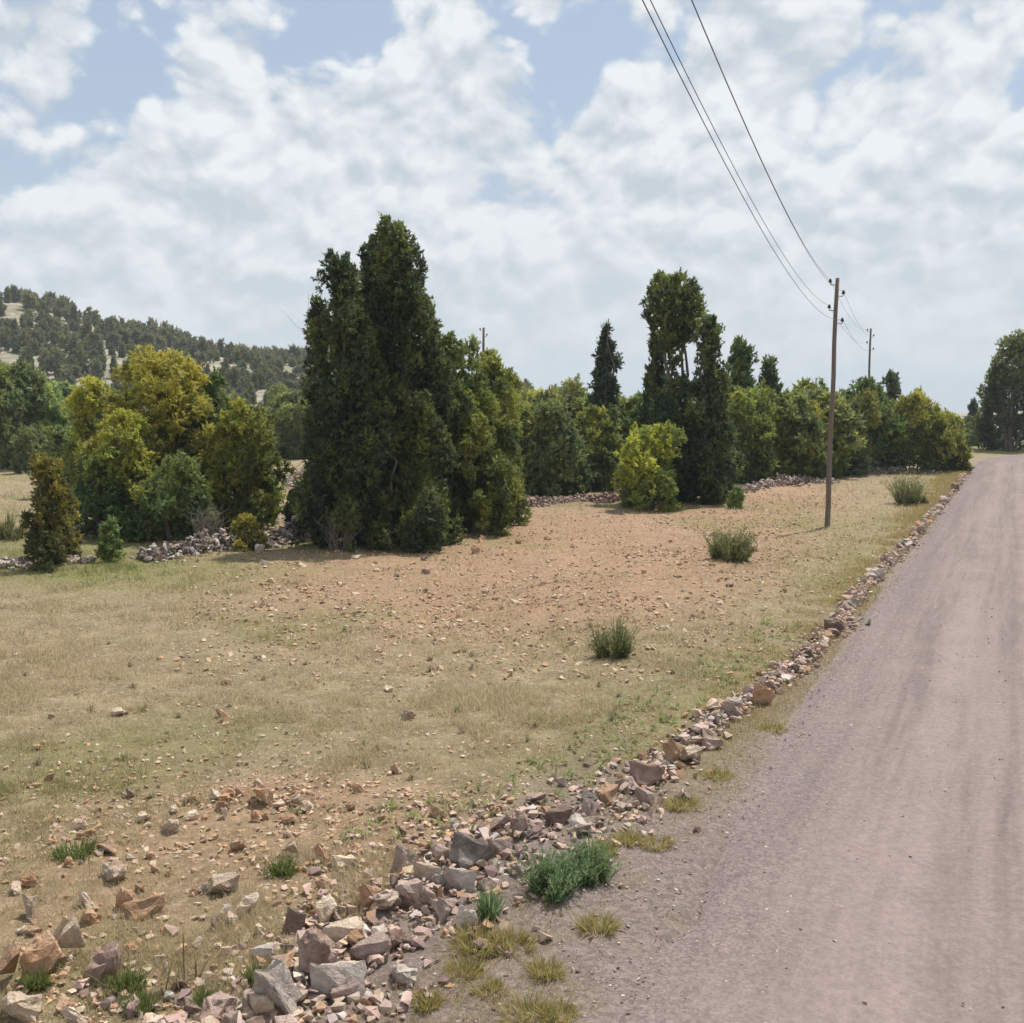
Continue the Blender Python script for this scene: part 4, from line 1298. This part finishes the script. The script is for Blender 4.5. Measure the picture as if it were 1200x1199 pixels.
# loose stones that stand out in the field, each its own
LOOSE = [
    (78, 1132, 44, 46, 'cream', 'white grey angular stone beside the rust orange rock', 'field_stone'),
    (48, 1150, 46, 54, 'orange', 'rust orange pitted rock leaning beside the white grey stone', 'field_stone'),
    (122, 1154, 40, 52, 'purple', 'dark brown and grey split rock with a pale top', 'field_stone'),
    (20, 1199, 56, 40, 'cream', 'pale flat stone at the bottom corner of the field', 'field_stone'),
    (90, 1204, 36, 34, 'cream', 'cream brown ridged stone beside the pale corner stone', 'field_stone'),
    (8, 1160, 40, 42, 'orange', 'orange brown slab beside the rust orange pitted rock', 'field_stone'),
    (170, 1080, 42, 30, 'orange', 'flat orange brown stone of the pair in the grass', 'field_stone'),
    (146, 1070, 26, 34, 'orange', 'upright orange stone of the pair in the grass', 'field_stone'),
    (40, 1080, 24, 36, 'cream', 'upright cream stone next to small orange stones', 'field_stone'),
    (102, 1066, 26, 24, 'cream', 'cream wedge stone above the small orange block', 'field_stone'),
    (104, 1088, 28, 22, 'orange', 'small orange block below the cream wedge stone', 'field_stone'),
    (266, 1048, 40, 26, 'cream', 'white topped dark wedge stone in the grass', 'field_stone'),
    (288, 1076, 22, 40, 'cream', 'narrow upright cream stone beside the white topped wedge', 'field_stone'),
    (308, 1120, 30, 28, 'grey', 'white knobbly stone near the end of the stone row', 'field_stone'),
    (304, 1096, 18, 20, 'cream', 'small pale stone above the white knobbly stone', 'field_stone'),
    (136, 1034, 40, 26, 'cream', 'broad cream stone partly sunk in the dry grass', 'field_stone'),
    (128, 1006, 24, 20, 'orange', 'small orange stone behind the broad cream stone', 'field_stone'),
    (200, 980, 24, 24, 'cream', 'pale cream stone standing alone in the dry grass', 'field_stone'),
    (304, 944, 36, 22, 'orange', 'orange clod of stone in the band of red rubble', 'field_stone'),
    (284, 936, 20, 14, 'orange', 'small orange stone beside the orange clod', 'field_stone'),
    (345, 948, 18, 14, 'cream', 'small cream stone at the end of the red rubble band', 'field_stone'),
    (404, 1018, 28, 16, 'cream', 'flat cream stone lying near the stone row', 'field_stone'),
    (378, 1012, 20, 30, 'orange', 'upright orange splinter beside the flat cream stone', 'field_stone'),
    (478, 840, 19, 16, 'cream', 'lone rounded cream and orange stone in the open field', 'field_stone'),
    (466, 906, 14, 18, 'orange', 'lone upright orange stone in the open field', 'field_stone'),
    (262, 840, 24, 16, 'orange', 'rusty stone half hidden in the dry grass', 'field_stone'),
    (139, 837, 22, 10, 'cream', 'flat pale stone lying in the open grass', 'field_stone'),
    (265, 803, 14, 10, 'orange', 'small dark orange stone in the open grass', 'field_stone'),
    (58, 918, 18, 12, 'orange', 'small orange brown stone above a pale pebble', 'field_stone'),
    (305, 648, 14, 12, 'grey', 'pale boulder at the end of the grey rubble wall', 'field_stone'),
    (310, 665, 13, 11, 'cream', 'cream boulder on the grass in front of the grey rubble wall', 'field_stone'),
    (316, 685, 12, 8, 'cream', 'cream stone where the grass meets the red earth', 'field_stone'),
    (558, 648, 12, 12, 'orange', 'red brown boulder near the foot of the tall junipers', 'field_stone'),
    (545, 620, 14, 14, 'grey', 'pale round boulder under the rounded yellow green juniper', 'field_stone'),
    (499, 672, 12, 10, 'purple', 'dark boulder on the red stony earth', 'field_stone'),
    (603, 708, 22, 8, 'cream', 'long flat pale stone on the red stony earth', 'field_stone'),
    (648, 702, 12, 8, 'cream', 'small pale block on the red stony earth', 'field_stone'),
]
for px, py, w, h, kd, lab, nm in LOOSE:
    put_stone(px, py, w, h, kd, label=lab, name=nm, sink=0.26)

# look-alike loose stones
GRP = {'orange': ('small rust orange stone lying loose in the field grass', 'small orange field stones'),
       'cream': ('small cream limestone piece lying loose in the field grass', 'small cream field stones'),
       'purple': ('small dark brown stone lying loose in the field grass', 'small dark field stones')}
rnd = random.Random(63)
count = 0
while count < 258:
    reg = rnd.random()
    if reg < 0.50:
        px, py = rnd.uniform(-10, 470), rnd.uniform(935, 1195)
        w = 7 + 15 * rnd.random() ** 1.6
    elif reg < 0.62:
        px, py = rnd.gauss(330, 120), rnd.gauss(945, 14)
        w = rnd.uniform(8, 18)
    elif reg < 0.70:
        px, py = rnd.uniform(0, 700), rnd.uniform(720, 935)
        w = rnd.uniform(6, 11)
    else:
        px, py = rnd.uniform(320, 860), rnd.uniform(625, 730)
        w = rnd.uniform(5, 10)
    q = G(px, py)
    j = int(np.argmin(np.hypot(row_r[:, 0] - q[0], row_r[:, 1] - q[1])))
    if (q - row_r[j]) @ rnor[j] > -0.35:
        continue
    kd = rnd.choices(['orange', 'cream', 'purple'], [6, 5, 0.4])[0]
    put_stone(px, py, w, w * rnd.uniform(0.45, 0.9), kd, label=GRP[kd][0], group=GRP[kd][1], name='field_stone', med=w > 12, rot=rnd.uniform(0, 6.28), seed=count)
    count += 1

# pebbles nobody could count
rng = np.random.default_rng(52)


def in_field(u, v):
    q = np.array([G(a, b_) for a, b_ in zip(u, v)])
    j = np.array([int(np.argmin((row_r[::4, 0] - a) ** 2 + (row_r[::4, 1] - b_) ** 2)) for a, b_ in q]) * 4
    keep = ((q - row_r[j]) * rnor[j]).sum(1) < -0.2
    q = q[keep]
    rd, gr, gv = masks(q[:, 0], q[:, 1])
    pr = (0.25 + 1.0 * rd) * smoothstep(0.25, 0.7, vnoise(q[:, 0], q[:, 1] + 12, 0.9, 4)) + 0.08
    return q[rng.random(len(q)) < pr]


qs, ss = [], []
for (n_, ux, vx, smin, smax) in [(15000, (-80, 620), (860, 1240), 0.010, 0.075), (16000, (200, 1010), (580, 800), 0.025, 0.12), (12000, (-80, 900), (660, 960), 0.015, 0.06), (6500, (760, 1130), (555, 660), 0.025, 0.12), (9000, (500, 1060), (600, 1000), 0.015, 0.055),
                              (500, (-40, 130), (545, 620), 0.03, 0.12), (400, (330, 380), (520, 600), 0.04, 0.16)]:
    q = in_field(rng.uniform(*ux, n_), rng.uniform(*vx, n_))
    qs.append(q); ss.append(smin + (smax - smin) * rng.random(len(q)) ** 2.2)
q = np.concatenate(qs); sz = np.concatenate(ss)
rubble('field_pebbles', np.stack([q[:, 0], q[:, 1], ground_z(q[:, 0], q[:, 1]) + sz * 0.10], 1), sz, pick_cols(rng, len(q), {'orange': 5, 'cream': 5, 'pink': 1.5}), seed=6,
       kind='stuff', label='small orange and cream pebbles strewn over the field', cat='pebbles')
n_ = 11000
i = rng.integers(0, len(edge_r), n_)
s = 38 + 45 * rng.random(n_) ** 1.8
i = np.clip((s / edge_s[-1] * (len(edge_r) - 1)).astype(int), 0, len(edge_r) - 1)
off = np.where(rng.random(n_) < 0.72, rng.normal(0.0, 0.42, n_), rng.uniform(0, ROAD_W, n_))
q = edge_r[i] + nor[i] * off[:, None] + tan[i] * rng.uniform(-.3, .3, (n_, 1))
sz = 0.010 + 0.026 * rng.random(n_) ** 3
rubble('road_gravel', np.stack([q[:, 0], q[:, 1], np.where(off > 0, 0.014, 0.0) + sz * 0.15], 1), sz, pick_cols(rng, n_, {'pink': 3, 'grey': 3, 'purple': 4}), seed=7,
       kind='stuff', label='loose gravel scattered on the road and its edge', cat='gravel')


# ------------------------------------------------------------------ grass
def blades(q, hgt, wid, cols, rng_, lean=0.45):
    n_ = len(q)
    a = rng_.uniform(0, 2 * np.pi, n_)
    z0 = ground_z(q[:, 0], q[:, 1])
    base = np.stack([q[:, 0], q[:, 1], z0 - 0.01], 1)
    side = np.stack([np.cos(a), np.sin(a), np.zeros(n_)], 1) * wid[:, None] * 0.5
    b_ = rng_.uniform(0, 2 * np.pi, n_); l_ = np.abs(rng_.normal(0, lean, n_)) * hgt
    tip = base + np.stack([np.cos(b_) * l_, np.sin(b_) * l_, hgt], 1)
    V = np.stack([base - side, base + side, tip], 1).reshape(-1, 3)
    return V, np.arange(n_ * 3).reshape(-1, 3), np.repeat(cols, 3, 0)


rng = np.random.default_rng(99)
n_ = 900000
u = rng.uniform(-80, 1150, n_); v = rng.uniform(552, 1260, n_)
dx = (u - 600) / F; dy = -(v - 599.5) / F
ry = math.cos(PITCH) + dy * math.sin(PITCH); rz = -math.sin(PITCH) + dy * math.cos(PITCH)
t_ = -CAM_H / rz
q = np.stack([dx * t_, ry * t_], 1)
lat = road_lat(q[:, 0], q[:, 1])
rd, gr, gv = masks(q[:, 0], q[:, 1])
patch = smoothstep(0.3, 0.7, vnoise(q[:, 0], q[:, 1], 0.8, 3))
fine = smoothstep(0.35, 0.65, vnoise(q[:, 0] + 40, q[:, 1], 3.2, 3))
prob = (0.12 + 0.45 * patch * fine + 0.25 * fine + 0.2 * patch) * (1 - 0.62 * rd) * (1 - 0.75 * gv) * smoothstep(-0.05, 0.35, lat)
verge = smoothstep(1.3, 0.9, lat)
prob = prob * (1 - verge) + verge * smoothstep(0.38, 0.60, vnoise(q[:, 0], q[:, 1] + 31, 1.7, 3)) * 0.85 * smoothstep(0.0, 0.3, lat) * (0.3 + 0.7 * smoothstep(7.0, 9.5, np.hypot(q[:, 0], q[:, 1])))
keep = rng.random(n_) < prob
q, gr, rd, patch, fine, verge = q[keep], gr[keep], rd[keep], patch[keep], fine[keep], verge[keep]
m_ = len(q)
dd = np.hypot(q[:, 0], q[:, 1])
hue = vnoise(q[:, 0] + 7, q[:, 1] + 3, 0.55, 3)
g_ = np.clip(gr * 0.62 + 0.9 * (hue - 0.42) + rng.normal(0.0, 0.20, m_), 0, 1)[:, None]
straw = np.array([0.55, 0.455, 0.295]); olive = np.array([0.35, 0.31, 0.145]); green = np.array([0.165, 0.205, 0.060]); ochre = np.array([0.42, 0.315, 0.145])
c = np.where(g_ < 0.5, straw * (1 - 2 * g_) + olive * 2 * g_, olive * (2 - 2 * g_) + green * (2 * g_ - 1))
vm = (verge * rng.random(m_) * 0.9)[:, None]
c = c * (1 - vm) + ochre * vm
c = c * rng.uniform(0.75, 1.25, (m_, 1))
h = rng.uniform(0.35, 1.0, m_) ** 1.3 * (0.070 + 0.0030 * dd) * (0.55 + 0.45 * patch * fine + 0.3 * fine) * (1 - 0.3 * verge)
V, Fc, C = blades(q, h, (0.0012 + 0.00050 * dd) * rng.uniform(0.7, 1.4, m_), c, rng, 0.8)
nv = 70000
vi = np.clip((38 + 50 * rng.random(nv) ** 1.7) / edge_s[-1] * (len(edge_r) - 1), 0, len(edge_r) - 2)
vj = vi.astype(int)
qv = edge_r[vj] + tan[vj] * ((vi - vj) * 0.5)[:, None] - nor[vj] * np.abs(rng.normal(0.45, 0.32, nv))[:, None]
kv = rng.random(nv) < smoothstep(0.36, 0.60, vnoise(qv[:, 0], qv[:, 1] + 31, 1.5, 4)) * (0.25 + 0.75 * smoothstep(7.0, 9.5, np.hypot(qv[:, 0], qv[:, 1])))
qv = qv[kv]; nv = len(qv)
dv = np.hypot(qv[:, 0], qv[:, 1])
hv = vnoise(qv[:, 0] + 5, qv[:, 1], 1.1, 2)[:, None]
cv = (ochre * (1 - hv) + olive * hv) * rng.uniform(0.75, 1.3, (nv, 1))
V2, F2, C2 = blades(qv, rng.uniform(0.3, 1.0, nv) ** 1.3 * (0.065 + 0.003 * dv), (0.0012 + 0.0005 * dv) * rng.uniform(0.7, 1.4, nv), cv, rng, 0.8)
Fc = np.concatenate([Fc, F2 + len(V)]); V = np.concatenate([V, V2]); C = np.concatenate([C, C2])
link('dry_grass', np_mesh('dry_grass', V, Fc, cols=C), M_GRASS, kind='stuff',
     label='short dry straw and olive grass covering the stony field', cat='grass')


def tuft(name, px, py, w_px, h_px, n_, cols, label, cat, seed, wid=0.008, spread=0.55, leafy=0, group=None, feet=None):
    """one plant: arching blades from a common foot"""
    rng_ = np.random.default_rng(seed)
    q = G(px, py)
    Wd = w_px / F * q[1]; H = h_px / F * math.hypot(q[1], CAM_H)
    nc = max(1 if feet == 999 else 3, n_ // (feet or 55))
    ca = rng_.uniform(0, 2 * np.pi, nc); cr = np.sqrt(rng_.random(nc)) * Wd * 0.42
    cc = np.stack([np.cos(ca) * cr, np.sin(ca) * cr], 1)
    ch = rng_.uniform(0.35, 1.0, nc) * (1 - 0.4 * (cr / (Wd * 0.5)) ** 2)
    k_ = rng_.integers(0, nc, n_)
    a = rng_.uniform(0, 2 * np.pi, n_); r = np.abs(rng_.normal(0, 0.5, n_)) * spread
    rr_ = rng_.normal(0, 0.03, (n_, 2)) * Wd
    root = np.concatenate([cc[k_] * (1 - 0.35 * spread) + rr_, np.full((n_, 1), -0.015)], 1)
    hh = H * ch[k_] * rng_.uniform(0.35, 1.05, n_)
    lean_ = cc[k_] * 0.35 * spread + np.stack([np.cos(a), np.sin(a)], 1) * (r * hh * 1.1)[:, None]
    out_ = np.concatenate([root[:, :2] + lean_, hh[:, None]], 1)
    mid = root * 0.45 + out_ * 0.55; mid[:, 2] += 0.12 * hh
    th = rng_.uniform(0, 2 * np.pi, n_)
    sd_ = np.stack([np.cos(th), np.sin(th), np.zeros(n_)], 1) * wid * 0.5
    V = np.stack([root - sd_, root + sd_, mid + sd_, mid - sd_, out_], 1).reshape(-1, 3)
    i0 = np.arange(n_)[:, None] * 5
    Fc = np.concatenate([i0 + np.array([[0, 1, 2]]), i0 + np.array([[0, 2, 3]]), i0 + np.array([[3, 2, 4]])])
    c = np.array(cols)[rng_.integers(0, len(cols), n_)] * rng_.uniform(0.7, 1.3, (n_, 1))
    C = np.repeat(c, 5, 0)
    if leafy:
        k_ = rng_.integers(0, n_, leafy); t_ = rng_.uniform(0.25, 1.0, leafy)[:, None]
        p_ = np.where(t_ < .55, root[k_] + (mid[k_] - root[k_]) * t_ / .55, mid[k_] + (out_[k_] - mid[k_]) * (t_ - .55) / .45)
        d = rng_.normal(size=(leafy, 3)); d[:, 2] = np.abs(d[:, 2]) + .3; d /= np.linalg.norm(d, axis=1)[:, None]
        s_ = np.cross(d, rng_.normal(size=(leafy, 3))); s_ /= np.linalg.norm(s_, axis=1)[:, None] + 1e-6
        ll = 0.075 * Wd * rng_.uniform(.5, 1.2, (leafy, 1)); ww = ll * 0.32
        v2 = np.stack([p_ - s_ * ww * .5, p_ + s_ * ww * .5, p_ + d * ll], 1).reshape(-1, 3)
        Fc = np.concatenate([Fc, np.arange(leafy * 3).reshape(-1, 3) + len(V)])
        C = np.concatenate([C, np.repeat(np.array(cols)[rng_.integers(0, len(cols), leafy)] * rng_.uniform(.7, 1.3, (leafy, 1)), 3, 0)])
        V = np.concatenate([V, v2])
    V[:, 2] = np.maximum(V[:, 2], -0.02)
    return link(name, np_mesh(name, V, Fc, cols=C), M_PLANT, label=label, cat=cat, group=group, loc=(q[0], q[1], gz(*q)))


BG = [(0.17, 0.26, 0.12), (0.24, 0.33, 0.16), (0.14, 0.22, 0.10), (0.30, 0.36, 0.18)]
DG = [(0.13, 0.165, 0.065), (0.20, 0.225, 0.09), (0.29, 0.27, 0.12), (0.17, 0.18, 0.08)]
YG = [(0.40, 0.31, 0.11), (0.34, 0.30, 0.11), (0.47, 0.37, 0.17), (0.27, 0.28, 0.09)]
tuft('leafy_weed', 648, 1048, 74, 58, 700, BG, 'bushy bright green weed with feathery leaves beside the stone row', 'weed', 1, 0.005, 0.8, 6500, feet=22)
tuft('leafy_weed', 692, 1030, 66, 54, 600, BG, 'second bright green feathery weed, on the road side of its bushy neighbour', 'weed', 2, 0.005, 0.8, 5500, feet=22)
tuft('leafy_weed', 574, 1078, 36, 48, 500, BG, 'small bright green weed growing between the wall stones and the gravel', 'weed', 3, 0.005, 0.8, 1600, feet=25)
tuft('field_shrub', 718, 772, 56, 60, 620, DG, 'dark green upright tuft shrub standing alone in the open field', 'shrub', 4, 0.007, 0.85, 2600, feet=30)
tuft('field_shrub', 856, 656, 62, 54, 700, DG, 'wide dark green tuft shrub near the utility pole', 'shrub', 5, 0.010, 0.85, 2800, feet=30)
tuft('field_shrub', 1064, 592, 42, 48, 560, DG, 'dark green tuft shrub between the pole and the broom shrub', 'shrub', 6, 0.016, 0.85, 2400, feet=30)
tuft('field_shrub', 1086, 592, 18, 16, 200, DG, 'tiny dark shrub beside the tuft shrub near the road', 'shrub', 16, 0.02, 0.45, 300)
tuft('verge_weed', 1016, 733, 12, 12, 120, BG, 'tiny green weed on the dry verge between stones and road', 'weed', 7, 0.008, 0.5, 120)
tuft('pale_shrub', 12, 632, 46, 42, 600, [(0.22, 0.22, 0.09), (0.17, 0.18, 0.07), (0.28, 0.26, 0.12)], 'pale olive grassy shrub behind the lone upright juniper bush', 'shrub', 8, 0.018, 0.4, 400)
for k_, (px, py, w, h) in enumerate([(598, 1110, 60, 34), (640, 1140, 46, 30), (560, 1108, 70, 40), (700, 1088, 50, 36), (620, 1192, 70, 32), (655, 1190, 54, 28), (545, 1140, 50, 28), (770, 990, 40, 22), (800, 945, 44, 24), (735, 985, 40, 26), (840, 910, 40, 20), (905, 855, 36, 16), (575, 1160, 44, 22), (500, 1175, 40, 24), (705, 1000, 44, 26)]):
    tuft('verge_grass', px, py, w * 1.5, h * 0.7, 420, YG, 'yellowish grass tuft on the gravel verge beside the road', 'grass tuft', 40 + k_, 0.0045, 1.2, 0, 'grass tufts on the verge', feet=5)
for k_, (px, py, w, h) in enumerate([(150, 1165, 60, 34), (45, 1165, 40, 30), (165, 1185, 50, 30), (240, 1180, 36, 26), (90, 1010, 70, 24), (330, 1030, 50, 30), (300, 1150, 40, 30)]):
    tuft('green_weed', px, py, w, h, 380, [(0.17, 0.21, 0.06), (0.23, 0.25, 0.09), (0.12, 0.17, 0.05)], 'low green weed tuft among the loose stones of the field', 'weed', 60 + k_, 0.005, 1.0, 300, 'green weeds among the field stones', feet=12)
for k_, (px, py, h) in enumerate([(212, 1160, 110), (196, 1170, 70), (228, 1150, 60)]):
    tuft('dry_stalk', px, py, 22, h, 9, [(0.20, 0.16, 0.10), (0.27, 0.22, 0.13)], ['tall dry weed stalk among the orange stones', 'shorter dry weed stalk leaning by the tall one', 'thin dry weed stalk behind the tall one'][k_], 'weed', 80 + k_, 0.007, 0.8, 60)
rng = random.Random(12)
for k_ in range(60):
    px = rng.uniform(20, 780); py = rng.uniform(735, 960)
    sc = (py - 478) / 400
    tuft('straw_tuft', px, py, rng.uniform(16, 30) * sc, rng.uniform(9, 17) * sc, 60, [(0.46, 0.39, 0.25), (0.40, 0.34, 0.20), (0.37, 0.32, 0.22)] if rng.random() < .7 else [(0.32, 0.30, 0.17), (0.38, 0.34, 0.20)],
         'dry straw coloured grass tuft in the open field', 'grass tuft', 200 + k_, 0.006, 1.6, 0, 'straw tufts in the field', feet=999)
# pale broad leaved weeds beside the row
rng = np.random.default_rng(31)
qs = []
for k_ in range(240):
    s_ = 2.0 + rng.random() * 9.0
    q = row_point(s_, -rng.uniform(0.25, 1.0))
    qs.append(q)
qs = np.array(qs)
n_ = len(qs) * 7
p_ = np.repeat(qs, 7, 0) + rng.normal(0, 0.02, (n_, 2))
a = rng.uniform(0, 6.28, n_); ln = rng.uniform(0.03, 0.07, n_); wd = ln * 0.4
z = ground_z(p_[:, 0], p_[:, 1])
base = np.stack([p_[:, 0], p_[:, 1], z + 0.01], 1)
d = np.stack([np.cos(a), np.sin(a), rng.uniform(0.3, 1.2, n_)], 1) * ln[:, None]
s_ = np.stack([-np.sin(a), np.cos(a), np.zeros(n_)], 1) * wd[:, None]
V = np.stack([base, base + d * .55 + s_ * .5, base + d, base + d * .55 - s_ * .5], 1).reshape(-1, 3)
C = np.repeat(np.array([(0.30, 0.32, 0.13), (0.38, 0.37, 0.20), (0.22, 0.27, 0.09)])[rng.integers(0, 3, n_)], 4, 0)
link('broadleaf_weeds', np_mesh('broadleaf_weeds', V, np.arange(n_ * 4).reshape(-1, 4), cols=C), M_PLANT, kind='stuff', label='pale broad leaved weeds along the field side of the stone row', cat='weeds')

# ------------------------------------------------------------------ air between here and the hill
bm = bmesh.new()
bmesh.ops.create_cube(bm, size=1.0)
for v in bm.verts:
    v.co = Vector((v.co.x * 3040, 950 + v.co.y * 2540, (45.0 if v.co.z > 0 else -45.0)))
me = bpy.data.meshes.new('haze'); bm.to_mesh(me); bm.free()
m = bpy.data.materials.new('thin pale haze')
m.use_nodes = True
m.node_tree.nodes.clear()
ho = m.node_tree.nodes.new('ShaderNodeOutputMaterial')
hv = m.node_tree.nodes.new('ShaderNodeVolumePrincipled')
hv.inputs['Color'].default_value = (0.80, 0.90, 1.0, 1)
hv.inputs['Density'].default_value = 0.00045
m.node_tree.links.new(hv.outputs[0], ho.inputs['Volume'])
link('haze', me, m, kind='stuff', label='thin pale summer haze over the land', cat='haze')
